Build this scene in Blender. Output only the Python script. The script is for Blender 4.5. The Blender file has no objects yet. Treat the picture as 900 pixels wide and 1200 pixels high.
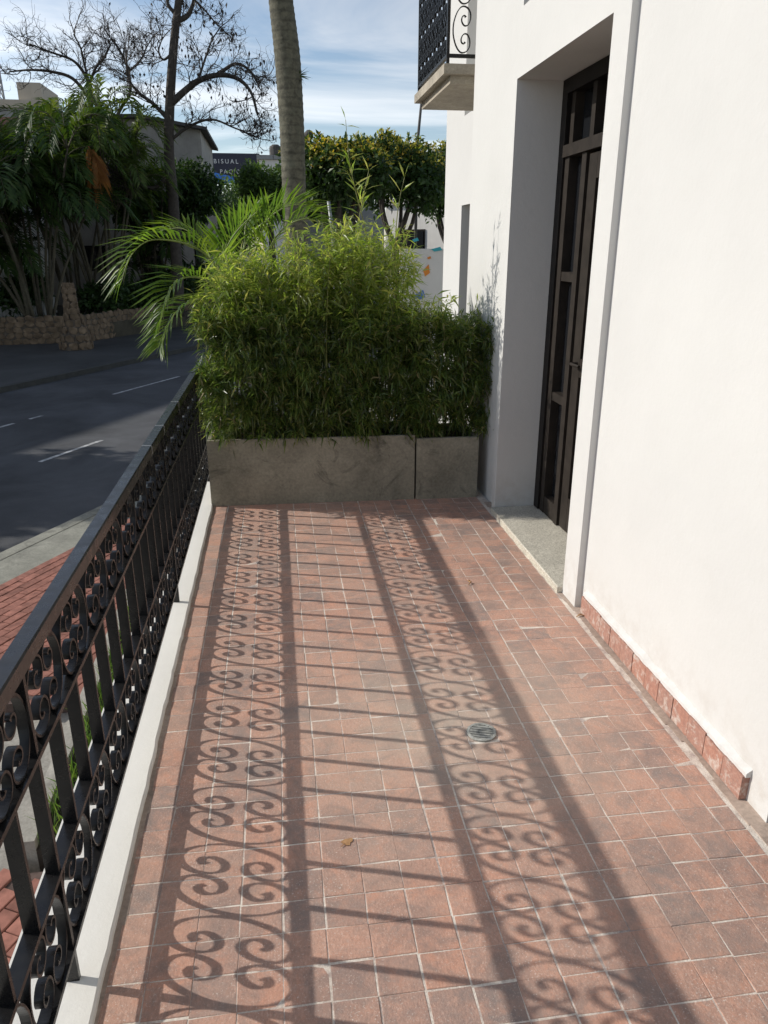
import bpy, math, random
import numpy as np
from mathutils import Vector, Matrix, noise as mnoise

random.seed(7)
rng = np.random.default_rng(7)
S = bpy.context.scene
C = S.collection

# ------------------------------------------------------------------ camera
CAM_H, FPX = 1.62, 870.0
_d = Vector((320 - 450, 290 - 600, FPX)).normalized()          # direction of the terrace in camera axes
_u = Vector((0, -_d.z, _d.y)).normalized()
if _u.y > 0: _u = -_u
_x = _d.cross(_u)
AX = (_x, _d, _u)
cam = bpy.data.cameras.new('camera'); camo = bpy.data.objects.new('camera', cam); C.objects.link(camo)
camo.matrix_world = Matrix((
    (_x.x, -_x.y, -_x.z, 0), (_d.x, -_d.y, -_d.z, 0), (_u.x, -_u.y, -_u.z, CAM_H), (0, 0, 0, 1)))
cam.sensor_fit = 'VERTICAL'; cam.sensor_height = 36; cam.sensor_width = 27
cam.lens = FPX / 1200 * 36; cam.clip_start = .05; cam.clip_end = 2000
S.camera = camo

def at(u, v, Y):
    """world point at distance Y along the terrace that was surveyed at this sight line"""
    c = Vector((u - 450, v - 600, FPX))
    r = Vector((AX[0].dot(c), AX[1].dot(c), AX[2].dot(c)))
    t = Y / r.y
    return Vector((r.x * t, Y, CAM_H + r.z * t))

# ------------------------------------------------------------------ sky, sun, exposure
SUN_DIR = Vector((-1, .30, .633)).normalized()                  # towards the sun
EL = math.asin(SUN_DIR.z); ROT = math.atan2(SUN_DIR.x, SUN_DIR.y)
W = bpy.data.worlds.new('World'); S.world = W; W.use_nodes = True
nt = W.node_tree; N = nt.nodes; L = nt.links
for n in list(N): N.remove(n)
out = N.new('ShaderNodeOutputWorld'); bg = N.new('ShaderNodeBackground'); sky = N.new('ShaderNodeTexSky')
sky.sky_type = 'NISHITA'; sky.sun_disc = False; sky.sun_elevation = EL; sky.sun_rotation = ROT
sky.air_density = 1.0; sky.dust_density = .6; sky.ozone_density = 1.6
tc = N.new('ShaderNodeTexCoord'); sep = N.new('ShaderNodeSeparateXYZ')
L.new(tc.outputs['Generated'], sep.inputs[0])
mx = N.new('ShaderNodeMath'); mx.operation = 'MAXIMUM'; L.new(sep.outputs['Z'], mx.inputs[0]); mx.inputs[1].default_value = .0
ad = N.new('ShaderNodeMath'); ad.operation = 'ADD'; L.new(mx.outputs[0], ad.inputs[0]); ad.inputs[1].default_value = .11
dx = N.new('ShaderNodeMath'); dx.operation = 'DIVIDE'; L.new(sep.outputs['X'], dx.inputs[0]); L.new(ad.outputs[0], dx.inputs[1])
dy = N.new('ShaderNodeMath'); dy.operation = 'DIVIDE'; L.new(sep.outputs['Y'], dy.inputs[0]); L.new(ad.outputs[0], dy.inputs[1])
cmb = N.new('ShaderNodeCombineXYZ'); L.new(dx.outputs[0], cmb.inputs[0]); L.new(dy.outputs[0], cmb.inputs[1])
mp = N.new('ShaderNodeMapping'); mp.inputs['Rotation'].default_value = (0, 0, .5); mp.inputs['Scale'].default_value = (.55, 1.25, 1); mp.inputs['Location'].default_value = (1.3, .4, 0)
L.new(cmb.outputs[0], mp.inputs[0])
nz = N.new('ShaderNodeTexNoise'); nz.inputs['Scale'].default_value = .9; nz.inputs['Detail'].default_value = 7; nz.inputs['Roughness'].default_value = .58; nz.inputs['Distortion'].default_value = .5
L.new(mp.outputs[0], nz.inputs['Vector'])
cr = N.new('ShaderNodeValToRGB'); cr.color_ramp.elements[0].position = .42; cr.color_ramp.elements[1].position = .62
cr.color_ramp.elements[0].color = (0.06, 0.06, 0.06, 1); cr.color_ramp.elements[1].color = (.85, .85, .85, 1)
L.new(nz.outputs['Fac'], cr.inputs[0])
bw = N.new('ShaderNodeRGBToBW'); L.new(sky.outputs[0], bw.inputs[0])
cl1 = N.new('ShaderNodeMix'); cl1.data_type = 'RGBA'; cl1.inputs['Factor'].default_value = .8
L.new(sky.outputs[0], cl1.inputs['A']); L.new(bw.outputs[0], cl1.inputs['B'])
cl2 = N.new('ShaderNodeMix'); cl2.data_type = 'RGBA'; cl2.blend_type = 'MULTIPLY'; cl2.inputs['Factor'].default_value = 1     # cloud: the sky's own light, paler and stronger
L.new(cl1.outputs['Result'], cl2.inputs['A']); cl2.inputs['B'].default_value = (1.95, 1.94, 1.94, 1)
mixc = N.new('ShaderNodeMix'); mixc.data_type = 'RGBA'
L.new(cr.outputs[0], mixc.inputs['Factor']); L.new(sky.outputs[0], mixc.inputs['A']); L.new(cl2.outputs['Result'], mixc.inputs['B'])
L.new(mixc.outputs['Result'], bg.inputs[0]); bg.inputs[1].default_value = .125
L.new(bg.outputs[0], out.inputs[0])
sl = bpy.data.lights.new('sun', 'SUN'); sl.energy = 3.9; sl.angle = math.radians(.53); sl.color = (1, .955, .88)
so = bpy.data.objects.new('sun', sl); C.objects.link(so)
so.rotation_euler = (-SUN_DIR).to_track_quat('-Z', 'Y').to_euler(); so.location = (-20, 6, 20)
S.view_settings.view_transform = 'Standard'; S.view_settings.look = 'None'
S.view_settings.gamma = 1; S.view_settings.exposure = 0.08; S.view_settings.use_curve_mapping = False
S.render.engine = 'CYCLES'
S.cycles.max_bounces = 8; S.cycles.transparent_max_bounces = 8

# ------------------------------------------------------------------ materials
def nmat(name):
    m = bpy.data.materials.new(name); m.use_nodes = True
    t = m.node_tree; b = t.nodes['Principled BSDF']
    return m, t, b
def nd(t, k, **kw):
    n = t.nodes.new('ShaderNode' + k)
    for a, v in kw.items(): setattr(n, a, v)
    return n
def pos(t): return nd(t, 'NewGeometry').outputs['Position']
def noise_(t, vec, scale, detail=5, rough=.6, dist=0):
    n = nd(t, 'TexNoise'); n.inputs['Scale'].default_value = scale; n.inputs['Detail'].default_value = detail
    n.inputs['Roughness'].default_value = rough; n.inputs['Distortion'].default_value = dist
    if vec is not None: t.links.new(vec, n.inputs['Vector'])
    return n.outputs['Fac']
def ramp(t, fac, stops):
    r = nd(t, 'ValToRGB'); e = r.color_ramp.elements
    e[0].position, e[0].color = stops[0][0], (*stops[0][1], 1) if len(stops[0][1]) == 3 else stops[0][1]
    e[1].position, e[1].color = stops[-1][0], (*stops[-1][1], 1)
    for p, c in stops[1:-1]:
        x = e.new(p); x.color = (*c, 1)
    t.links.new(fac, r.inputs[0]); return r.outputs[0]
def mix(t, fac, a, b, mode='MIX'):
    m = nd(t, 'Mix'); m.data_type = 'RGBA'; m.blend_type = mode
    for s, v in (('Factor', fac), ('A', a), ('B', b)):
        if isinstance(v, (int, float)): m.inputs[s].default_value = v
        elif isinstance(v, tuple): m.inputs[s].default_value = (*v, 1)
        else: t.links.new(v, m.inputs[s])
    return m.outputs['Result']
def bump(t, b, h, strength=.3, dist=.01):
    n = nd(t, 'Bump'); n.inputs['Strength'].default_value = strength; n.inputs['Distance'].default_value = dist
    t.links.new(h, n.inputs['Height']); t.links.new(n.outputs[0], b.inputs['Normal'])
def g3(v): return (v, v, v)
def piece_random(t):
    a = nd(t, 'Math', operation='ADD'); f = nd(t, 'Math', operation='FRACT')
    t.links.new(nd(t, 'ObjectInfo').outputs['Random'], a.inputs[0]); t.links.new(nd(t, 'NewGeometry').outputs['Random Per Island'], a.inputs[1])
    t.links.new(a.outputs[0], f.inputs[0]); return f.outputs[0]

def simple(name, c, rough=.6, var=.25, scale=6, metal=0, bmp=0, bscale=60, spec=.5, island=False):
    m, t, b = nmat(name)
    f = noise_(t, pos(t), scale, 5, .6)
    col = ramp(t, f, [(.3, tuple(x * (1 - var) for x in c)), (.7, tuple(min(1, x * (1 + var)) for x in c))])
    if island:
        oi = piece_random(t)
        col = mix(t, 1.0, col, ramp(t, oi, [(0, g3(.72)), (1, g3(1.0))]), 'MULTIPLY')
    t.links.new(col, b.inputs['Base Color'])
    b.inputs['Roughness'].default_value = rough; b.inputs['Metallic'].default_value = metal
    b.inputs['Specular IOR Level'].default_value = spec
    if bmp: bump(t, b, noise_(t, pos(t), bscale, 4), bmp, .004)
    return m

def tile_mat():
    m, t, b = nmat('terracotta_tile'); p = pos(t)
    oi = piece_random(t)
    base = ramp(t, oi, [(0, (.48, .285, .215)), (.25, (.56, .305, .22)), (.5, (.51, .29, .215)), (.75, (.54, .265, .18)), (.9, (.45, .30, .235)), (1, (.38, .26, .215))])
    # fired clay grain, brushed along the tile
    mpn = nd(t, 'Mapping'); mpn.inputs['Scale'].default_value = (1, .35, 1); t.links.new(p, mpn.inputs[0])
    base = mix(t, .62, base, ramp(t, noise_(t, mpn.outputs[0], 170, 8, .85), [(.34, (.17, .10, .08)), (.47, (.44, .25, .18)), (.56, (.54, .31, .225)), (.70, (.80, .64, .54))]))
    base = mix(t, ramp(t, noise_(t, p, 21, 5, .65, .7), [(.50, g3(0)), (.68, g3(.55))]), base, (.60, .27, .165))
    base = mix(t, ramp(t, noise_(t, p, 24, 6, .7, .4), [(.30, g3(.6)), (.46, g3(0))]), base, (.36, .275, .235))
    # worn, greyed patches
    wn = noise_(t, p, 6.5, 8, .72, .9)
    base = mix(t, ramp(t, wn, [(.45, g3(0)), (.60, g3(.55)), (.75, g3(.8))]), base, (.185, .145, .13))
    # per tile soot: some tiles much greyer than their neighbours
    f2 = nd(t, 'Math', operation='MULTIPLY'); t.links.new(oi, f2.inputs[0]); f2.inputs[1].default_value = 7.31
    f3 = nd(t, 'Math', operation='FRACT'); t.links.new(f2.outputs[0], f3.inputs[0])
    soot = mix(t, 1, ramp(t, f3.outputs[0], [(.68, g3(0)), (.98, g3(.75))]), ramp(t, noise_(t, p, 28, 5, .65), [(.35, g3(.2)), (.62, g3(1))]), 'MULTIPLY')
    base = mix(t, soot, base, (.19, .165, .155))
    # pale lime bloom, strongest round the drain
    v = nd(t, 'VectorMath', operation='DISTANCE'); t.links.new(p, v.inputs[0]); v.inputs[1].default_value = (.55, 2.25, 0)
    near = ramp(t, v.outputs['Value'], [(.0, g3(.75)), (.7, g3(0))])
    dust = mix(t, 1.0, near, ramp(t, noise_(t, p, 4.1, 6, .65), [(.3, g3(.35)), (.62, g3(1))]), 'MULTIPLY')
    base = mix(t, dust, base, (.52, .43, .34))
    base = mix(t, ramp(t, noise_(t, p, 1.7, 4, .55), [(.35, g3(.0)), (.72, g3(.38))]), base, (.43, .31, .245))
    # lime crumbs and specks
    sp = mix(t, 1, ramp(t, noise_(t, p, 190, 4, .7), [(.57, g3(0)), (.68, g3(.85))]), ramp(t, noise_(t, p, 5, 5, .7), [(.38, g3(.1)), (.62, g3(1))]), 'MULTIPLY')
    base = mix(t, sp, base, (.70, .62, .54))
    dk = ramp(t, noise_(t, p, 95, 3, .5), [(.70, g3(0)), (.76, g3(.5))])
    base = mix(t, dk, base, (.10, .08, .07))
    t.links.new(base, b.inputs['Base Color'])
    b.inputs['Roughness'].default_value = .72
    bump(t, b, noise_(t, p, 150, 6, .75), .6, .004)
    return m
def mortar_mat():
    m, t, b = nmat('pale_mortar'); p = pos(t)
    c = ramp(t, noise_(t, p, 9, 6, .7), [(.34, (.20, .14, .11)), (.42, (.42, .29, .22)), (.49, (.62, .50, .39)), (.62, (.84, .74, .61))])
    c = mix(t, .35, c, ramp(t, noise_(t, p, 150, 3), [(.3, g3(.25)), (.7, g3(.7))]))
    t.links.new(c, b.inputs['Base Color']); b.inputs['Roughness'].default_value = .9
    bump(t, b, noise_(t, p, 200, 4), .6, .004); return m
def plaster(name, c, var=.035, stain=.0):
    m, t, b = nmat(name); p = pos(t)
    col = ramp(t, noise_(t, p, 1.3, 5, .6), [(.3, tuple(x * (1 - var) for x in c)), (.7, tuple(min(.95, x * (1 + var)) for x in c))])
    if stain:
        mpn = nd(t, 'Mapping'); mpn.inputs['Scale'].default_value = (9, 9, .7); t.links.new(p, mpn.inputs[0])
        s = ramp(t, noise_(t, mpn.outputs[0], 1, 5, .65), [(.52, g3(0)), (.8, g3(stain))])
        col = mix(t, s, col, tuple(x * .55 for x in c))
    if name == 'white_wall_plaster':
        sz = nd(t, 'SeparateXYZ'); t.links.new(p, sz.inputs[0])
        low = mix(t, 1, ramp(t, sz.outputs['Z'], [(.02, g3(.55)), (.30, g3(0))]), ramp(t, noise_(t, p, 14, 6, .7), [(.42, g3(0)), (.70, g3(.9))]), 'MULTIPLY')
        col = mix(t, low, col, (.40, .34, .28))
        col = mix(t, ramp(t, noise_(t, p, 7, 8, .75, 1.5), [(.60, g3(0)), (.74, g3(.16))]), col, (.50, .47, .42))
    t.links.new(col, b.inputs['Base Color']); b.inputs['Roughness'].default_value = .82
    b.inputs['Specular IOR Level'].default_value = .25
    bump(t, b, noise_(t, p, 16, 8, .72), .22, .012); return m
def concrete(name, c, stain=.6, sx=5, dark=(.06, .055, .045)):
    m, t, b = nmat(name); p = pos(t)
    col = ramp(t, noise_(t, p, 3.5, 8, .68, .3), [(.3, tuple(x * .7 for x in c)), (.7, tuple(x * 1.25 for x in c))])
    fine = ramp(t, noise_(t, p, 60, 4, .6), [(.3, g3(.78)), (.7, g3(1.1))])
    col = mix(t, 1, col, fine, 'MULTIPLY')
    s = ramp(t, noise_(t, p, sx, 7, .72, 1.2), [(.54, g3(0)), (.70, g3(stain))])
    col = mix(t, s, col, dark)
    t.links.new(col, b.inputs['Base Color']); b.inputs['Roughness'].default_value = .88
    bump(t, b, noise_(t, p, 70, 6, .7), .35, .006); return m
def paint_black(name='black_enamel', k=1.0, spec=.4):
    m, t, b = nmat(name); p = pos(t)
    col = ramp(t, noise_(t, p, 30, 5, .7), [(.35, (.006 * k, .006 * k, .0066 * k)), (.7, (.012 * k, .0115 * k, .0115 * k))])
    dust = ramp(t, noise_(t, p, 70, 6, .8), [(.62, g3(0)), (.82, g3(.16))])
    col = mix(t, dust, col, (.07, .06, .05))
    t.links.new(col, b.inputs['Base Color'])
    t.links.new(ramp(t, noise_(t, p, 22, 5), [(.3, g3(.20)), (.7, g3(.40))]), b.inputs['Roughness'])
    b.inputs['Specular IOR Level'].default_value = spec
    bump(t, b, noise_(t, p, 90, 4, .6), .12, .002); return m
def leaf_mat(name, cols, trans=.45, rough=.5, tint=1.25, spec=.35):
    m, t, b = nmat(name); p = pos(t)
    ri = nd(t, 'NewGeometry').outputs['Random Per Island']
    col = ramp(t, ri, [(i / (len(cols) - 1), c) for i, c in enumerate(cols)])
    col = mix(t, 1, col, ramp(t, noise_(t, p, 2.5, 3), [(.3, g3(.75)), (.7, g3(1.15))]), 'MULTIPLY')
    t.links.new(col, b.inputs['Base Color']); b.inputs['Roughness'].default_value = rough
    b.inputs['Specular IOR Level'].default_value = spec
    tr = nd(t, 'BsdfTranslucent'); t.links.new(mix(t, 1, col, (tint * 1.1, tint * 1.15, tint * .5), 'MULTIPLY'), tr.inputs[0])
    ms = nd(t, 'MixShader'); ms.inputs[0].default_value = trans
    t.links.new(b.outputs[0], ms.inputs[1]); t.links.new(tr.outputs[0], ms.inputs[2])
    t.links.new(ms.outputs[0], t.nodes['Material Output'].inputs[0]); return m
def bark_mat(name, a, c, ring=0, sc=8):
    m, t, b = nmat(name); p = pos(t)
    col = ramp(t, noise_(t, p, sc, 8, .7, .4), [(.3, a), (.7, c)])
    if ring:
        w = nd(t, 'TexWave'); w.wave_type = 'BANDS'; w.bands_direction = 'Z'; w.inputs['Scale'].default_value = ring
        w.inputs['Distortion'].default_value = 2.2; w.inputs['Detail'].default_value = 3; w.inputs['Detail Scale'].default_value = 2
        t.links.new(p, w.inputs['Vector'])
        col = mix(t, 1, col, ramp(t, w.outputs['Fac'], [(.02, g3(.74)), (.25, g3(1))]), 'MULTIPLY')
        lich = ramp(t, noise_(t, p, 5, 6, .7), [(.52, g3(0)), (.68, g3(.5))])
        col = mix(t, lich, col, (.15, .155, .11))
    t.links.new(col, b.inputs['Base Color']); b.inputs['Roughness'].default_value = .9
    bump(t, b, noise_(t, p, 30, 6, .7), .5, .02); return m
def skirting_mat():
    m, t, b = nmat('skirting_terracotta'); p = pos(t)
    c = ramp(t, piece_random(t), [(0, (.40, .19, .13)), (.5, (.34, .165, .12)), (1, (.30, .185, .15))])
    c = mix(t, .5, c, ramp(t, noise_(t, p, 60, 7, .75), [(.32, (.20, .12, .10)), (.55, (.42, .21, .15)), (.75, (.60, .45, .37))]))
    c = mix(t, ramp(t, noise_(t, p, 22, 7, .75, .6), [(.50, g3(0)), (.66, g3(.75))]), c, (.58, .53, .47))
    t.links.new(c, b.inputs['Base Color']); b.inputs['Roughness'].default_value = .85
    bump(t, b, noise_(t, p, 80, 6, .7), .5, .006); return m
def terrazzo():
    m, t, b = nmat('speckled_terrazzo'); p = pos(t)
    v = nd(t, 'TexVoronoi'); v.inputs['Scale'].default_value = 170; t.links.new(p, v.inputs['Vector'])
    c = ramp(t, v.outputs['Color'], [(0, (.34, .31, .25)), (.5, (.56, .52, .43)), (1, (.70, .66, .56))])
    d = ramp(t, noise_(t, p, 6, 5), [(.3, g3(.8)), (.7, g3(1.05))])
    t.links.new(mix(t, 1, c, d, 'MULTIPLY'), b.inputs['Base Color']); b.inputs['Roughness'].default_value = .6; return m
def asphalt(name, c, patch=.25):
    m, t, b = nmat(name); p = pos(t)
    col = ramp(t, noise_(t, p, .55, 6, .65, .5), [(.3, tuple(x * (1 - patch) for x in c)), (.7, tuple(x * (1 + patch) for x in c))])
    col = mix(t, 1, col, ramp(t, noise_(t, p, 90, 3), [(.3, g3(.7)), (.7, g3(1.3))]), 'MULTIPLY')
    t.links.new(col, b.inputs['Base Color']); b.inputs['Roughness'].default_value = .85
    bump(t, b, noise_(t, p, 120, 3), .4, .006); return m
def glass_dark():
    m, t, b = nmat('dark_window_glass')
    b.inputs['Base Color'].default_value = (.012, .013, .015, 1); b.inputs['Roughness'].default_value = .06
    b.inputs['Specular IOR Level'].default_value = .6; return m

MT = dict(
    tile=tile_mat(), mortar=mortar_mat(),
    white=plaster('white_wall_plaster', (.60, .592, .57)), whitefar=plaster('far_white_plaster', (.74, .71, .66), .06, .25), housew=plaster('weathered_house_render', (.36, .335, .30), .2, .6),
    ledge=plaster('white_ledge_paint', (.70, .68, .63), .05, .06), greyw=plaster('grey_wall_render', (.30, .30, .29), .15, .4),
    conc=concrete('planter_concrete', (.275, .248, .188), .9, 4.0), stone_conc=concrete('balcony_stone', (.38, .335, .265), .2, 6),
    kerbd=concrete('dark_kerb', (.055, .055, .05), .6, 3), kerb=concrete('kerb_concrete', (.26, .255, .21), .6, 3), walk=concrete('walk_concrete', (.33, .31, .27), .35, 2.5),
    edge=concrete('edge_grout', (.40, .31, .25), .4, 9),
    black=paint_black(), railtop=paint_black('handrail_enamel', 1.7, .6), wood=simple('dark_brown_door_paint', (.012, .010, .009), .55, .3, 14, 0, .15, 80, .2),
    wood2=simple('lighter_brown_frame', (.026, .021, .017), .55, .3, 14, 0, .15, 80, .2),
    glass=glass_dark(), terr=terrazzo(),
    skirt=skirting_mat(),
    asph=asphalt('road_asphalt', (.062, .063, .066), .5), apron=asphalt('apron_asphalt', (.052, .052, .05), .35),
    paint=simple('road_marking_paint', (.40, .40, .39), .8, .55, 9), soil=simple('dark_soil', (.035, .026, .018), .95, .4, 20, 0, .6, 40),
    paver=simple('red_paver', (.31, .135, .10), .85, .35, 14, 0, .4, 120, .3, True), paverj=simple('paver_joint', (.09, .06, .05), .95, .4, 20),
    stone=simple('garden_stone', (.20, .145, .095), .9, .45, 5, 0, .6, 25, .2, True), stonej=simple('stone_joint', (.10, .08, .06), .95, .4, 9),
    ground=simple('garden_earth', (.06, .052, .035), .95, .4, 1.5, 0, .5, 12), grass=leaf_mat('grass_blades', [(.06, .12, .025), (.11, .20, .04), (.17, .24, .07)], .4),
    bamboo=leaf_mat('bamboo_leaf', [(.03, .055, .016), (.08, .125, .035), (.12, .18, .045), (.16, .22, .05), (.09, .145, .04), (.25, .26, .09), (.055, .10, .026), (.11, .16, .042), (.30, .24, .13)], .46, .34, 1.7, .55),
    bamboolit=leaf_mat('sunlit_bamboo_leaf', [(.12, .18, .042), (.18, .25, .055), (.27, .31, .09), (.15, .22, .05), (.36, .34, .14), (.20, .27, .06)], .53, .36, 1.8, .5), culm=simple('bamboo_culm', (.16, .17, .05), .5, .35, 12), areca=leaf_mat('areca_leaflet', [(.07, .135, .022), (.10, .17, .028), (.15, .21, .035)], .55, .35, 1.5),
    arecas=simple('areca_stem', (.17, .22, .045), .5, .25, 10),
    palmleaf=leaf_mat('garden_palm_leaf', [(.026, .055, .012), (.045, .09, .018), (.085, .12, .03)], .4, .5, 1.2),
    palmlit=leaf_mat('sunlit_palm_leaf', [(.06, .10, .02), (.09, .14, .03), (.15, .18, .06)], .45, .5, 1.3), deadleaf=leaf_mat('dead_frond', [(.30, .12, .03), (.36, .16, .045), (.25, .10, .03)], .4, .8, 1.0),  # palmlit: palm leaf colour brightened to carry sunlight on the taller clumps
    treeleaf=leaf_mat('street_tree_leaf', [(.022, .05, .014), (.04, .08, .02), (.06, .11, .025), (.035, .07, .018)], .3, .45, 1.2),
    blossom=leaf_mat('yellow_blossom', [(.50, .33, .05), (.52, .44, .08), (.34, .34, .06), (.22, .28, .06)], .4, .6, 1.3),
    midleaf=leaf_mat('mid_green_leaf', [(.05, .09, .02), (.08, .14, .03), (.11, .17, .04)], .4, .5, 1.3), darkleaf=leaf_mat('dark_tree_leaf', [(.022, .05, .014), (.035, .07, .018), (.05, .095, .022)], .3, .5, 1.2),
    royal=bark_mat('royal_palm_bark', (.05, .048, .034), (.18, .17, .12), 2.7, 14), bark=bark_mat('dark_bark', (.035, .028, .022), (.085, .07, .055)),
    bark2=bark_mat('pale_bark', (.07, .06, .05), (.17, .15, .12)), cane=bark_mat('palm_cane', (.05, .045, .03), (.13, .11, .07)),
    steel=simple('drain_steel', (.36, .36, .33), .55, .35, 60, .2), hole=simple('drain_dark', (.008, .008, .008), .8, .2),
    galv=simple('galvanised_steel', (.34, .35, .36), .5, .15, 8, .3), rooft=simple('clay_roof_tile', (.25, .115, .06), .85, .35, 6, 0, .5, 20),
    roofd=simple('dark_roof', (.07, .065, .06), .8, .3, 5), board=simple('billboard_navy', (.022, .022, .045), .5, .2, 1), blue=simple('billboard_blue', (.05, .22, .80), .5, .5, .9),
    letter=simple('white_lettering', (.75, .75, .75), .5, .05), orange=simple('orange_print', (.75, .25, .03), .6, .1), teal=simple('teal_print', (.05, .42, .48), .6, .1),
    bluep=simple('blue_print', (.10, .22, .55), .6, .1), dryleaf=simple('dry_leaf', (.36, .20, .09), .8, .3, 60), fencew=plaster('white_fence_paint', (.52, .52, .50), .06, .2),
    beige=plaster('beige_block_render', (.48, .42, .34), .06, .2), twig=simple('twig_bark', (.055, .045, .038), .9, .3, 10),
)

# ------------------------------------------------------------------ mesh helpers
class MB:
    def __init__(s): s.v = []; s.f = []
    def box(s, x0, x1, y0, y1, z0, z1, M=None):
        b = len(s.v); c = [Vector((x, y, z)) for z in (z0, z1) for y in (y0, y1) for x in (x0, x1)]
        if M is not None: c = [M @ p for p in c]
        s.v += [tuple(p) for p in c]
        s.f += [tuple(b + i for i in q) for q in ((0, 2, 3, 1), (4, 5, 7, 6), (0, 1, 5, 4), (2, 6, 7, 3), (0, 4, 6, 2), (1, 3, 7, 5))]
        return s
    def bbox(s, x0, x1, y0, y1, z0, z1, bv):
        """box with its upper rim chamfered"""
        b = len(s.v)
        for (z, k) in ((z0, 0), (z1 - bv, 0), (z1, bv)):
            s.v += [(x0 + k, y0 + k, z), (x1 - k, y0 + k, z), (x1 - k, y1 - k, z), (x0 + k, y1 - k, z)]
        for r in (0, 4):
            for i in range(4):
                j = (i + 1) % 4; s.f.append((b + r + i, b + r + j, b + r + 4 + j, b + r + 4 + i))
        s.f.append((b + 8, b + 9, b + 10, b + 11)); s.f.append((b + 3, b + 2, b + 1, b)); return s
    def tube(s, pts, rads, n=6, cap=True):
        pts = [Vector(p) for p in pts]
        if not hasattr(rads, '__len__'): rads = [rads] * len(pts)
        b = len(s.v); ref = None
        for i, p in enumerate(pts):
            t = (pts[min(i + 1, len(pts) - 1)] - pts[max(i - 1, 0)])
            if t.length < 1e-9: t = Vector((0, 0, 1))
            t.normalize()
            if ref is None: ref = t.orthogonal().normalized()
            a = (ref - t * ref.dot(t))
            a = a.normalized() if a.length > 1e-6 else t.orthogonal().normalized()
            ref = a; c = t.cross(a)
            for k in range(n):
                w = 2 * math.pi * k / n
                s.v.append(tuple(p + (a * math.cos(w) + c * math.sin(w)) * rads[i]))
        for i in range(len(pts) - 1):
            for k in range(n):
                q = (k + 1) % n
                s.f.append((b + i * n + k, b + i * n + q, b + (i + 1) * n + q, b + (i + 1) * n + k))
        if cap:
            s.f.append(tuple(b + k for k in reversed(range(n)))); e = b + (len(pts) - 1) * n
            s.f.append(tuple(e + k for k in range(n)))
        return s
    def prism(s, poly, a, b_, axis='y'):
        """closed outline extruded from a to b_ along an axis; outline in the two other axes"""
        def P(q, w): return (q[0], w, q[1]) if axis == 'y' else ((w, q[0], q[1]) if axis == 'x' else (q[0], q[1], w))
        b = len(s.v); n = len(poly)
        s.v += [P(q, a) for q in poly] + [P(q, b_) for q in poly]
        for i in range(n):
            j = (i + 1) % n; s.f.append((b + i, b + j, b + n + j, b + n + i))
        s.f.append(tuple(b + i for i in reversed(range(n)))); s.f.append(tuple(b + n + i for i in range(n))); return s
    def mesh(s, name, m, smooth=False):
        me = bpy.data.meshes.new(name); me.from_pydata(s.v, [], s.f); me.update()
        import bmesh
        bm = bmesh.new(); bm.from_mesh(me); bmesh.ops.recalc_face_normals(bm, faces=bm.faces); bm.to_mesh(me); bm.free()
        me.materials.append(m)
        if smooth: me.polygons.foreach_set('use_smooth', [True] * len(me.polygons))
        return me
    def build(s, name, m, parent=None, smooth=False):
        return obj(name, s.mesh(name, m, smooth), parent)
def obj(name, me, parent=None, loc=None, rot=None):
    o = bpy.data.objects.new(name, me); C.objects.link(o)
    if parent is not None:
        o.parent = parent
        o.matrix_parent_inverse = INV.get(parent.name, Matrix())
    if loc is not None: o.location = loc
    if rot is not None: o.rotation_euler = rot
    return o
INV = {}
def tag(o, label, cat, group=None):
    o['label'] = label; o['category'] = cat
    if group: o['group'] = group
    return o
def thing(name, label, cat, loc=(0, 0, 0), group=None):
    """an Empty at the thing's base; parts are built in world coordinates"""
    o = bpy.data.objects.new(name, None); C.objects.link(o); o.location = loc; o.empty_display_size = .1
    INV[o.name] = Matrix.Translation(-Vector(loc))
    return tag(o, label, cat, group)
def struct(o): o['kind'] = 'structure'; return o
def stuff(o): o['kind'] = 'stuff'; return o
def np_mesh(name, V, F, m, smooth=False):
    """V (n,3), F (k,4) or (k,3) arrays"""
    me = bpy.data.meshes.new(name); k = F.shape[1]
    me.vertices.add(len(V)); me.vertices.foreach_set('co', np.ascontiguousarray(V, dtype=np.float32).ravel())
    me.loops.add(F.size); me.loops.foreach_set('vertex_index', np.ascontiguousarray(F, dtype=np.int32).ravel())
    me.polygons.add(len(F)); me.polygons.foreach_set('loop_start', np.arange(0, F.size, k, dtype=np.int32))
    me.materials.append(m); me.update(calc_edges=True)
    if smooth: me.polygons.foreach_set('use_smooth', [True] * len(F))
    return me
def unit(a): return a / np.maximum(np.linalg.norm(a, axis=-1, keepdims=True), 1e-9)
def leaves(P, D, Nn, length, width, fold=.25, droop=.15):
    """leaf blades: base P, direction D, normal Nn (arrays) -> V, F (two folded quads each)"""
    n = len(P); D = unit(D); S_ = unit(np.cross(D, Nn)); Nn = unit(np.cross(S_, D))
    Lh = np.asarray(length).reshape(-1, 1) * np.ones((n, 1)); Wd = np.asarray(width).reshape(-1, 1) * np.ones((n, 1))
    mid = P + D * Lh * .42 - Nn * Lh * 0 ; tip = P + D * Lh - np.array([0, 0, 1.]) * Lh * droop
    a = mid + S_ * Wd * .5 + Nn * Wd * fold; b = mid - S_ * Wd * .5 + Nn * Wd * fold
    V = np.stack([P, a, tip, b, mid], 1).reshape(-1, 3)
    i = np.arange(n)[:, None] * 5
    F = np.concatenate([i + [0, 1, 4], i + [1, 2, 4], i + [0, 4, 3], i + [4, 2, 3]], 1).reshape(-1, 3)
    return V, F
def rdir(n): return unit(rng.normal(size=(n, 3)))
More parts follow.
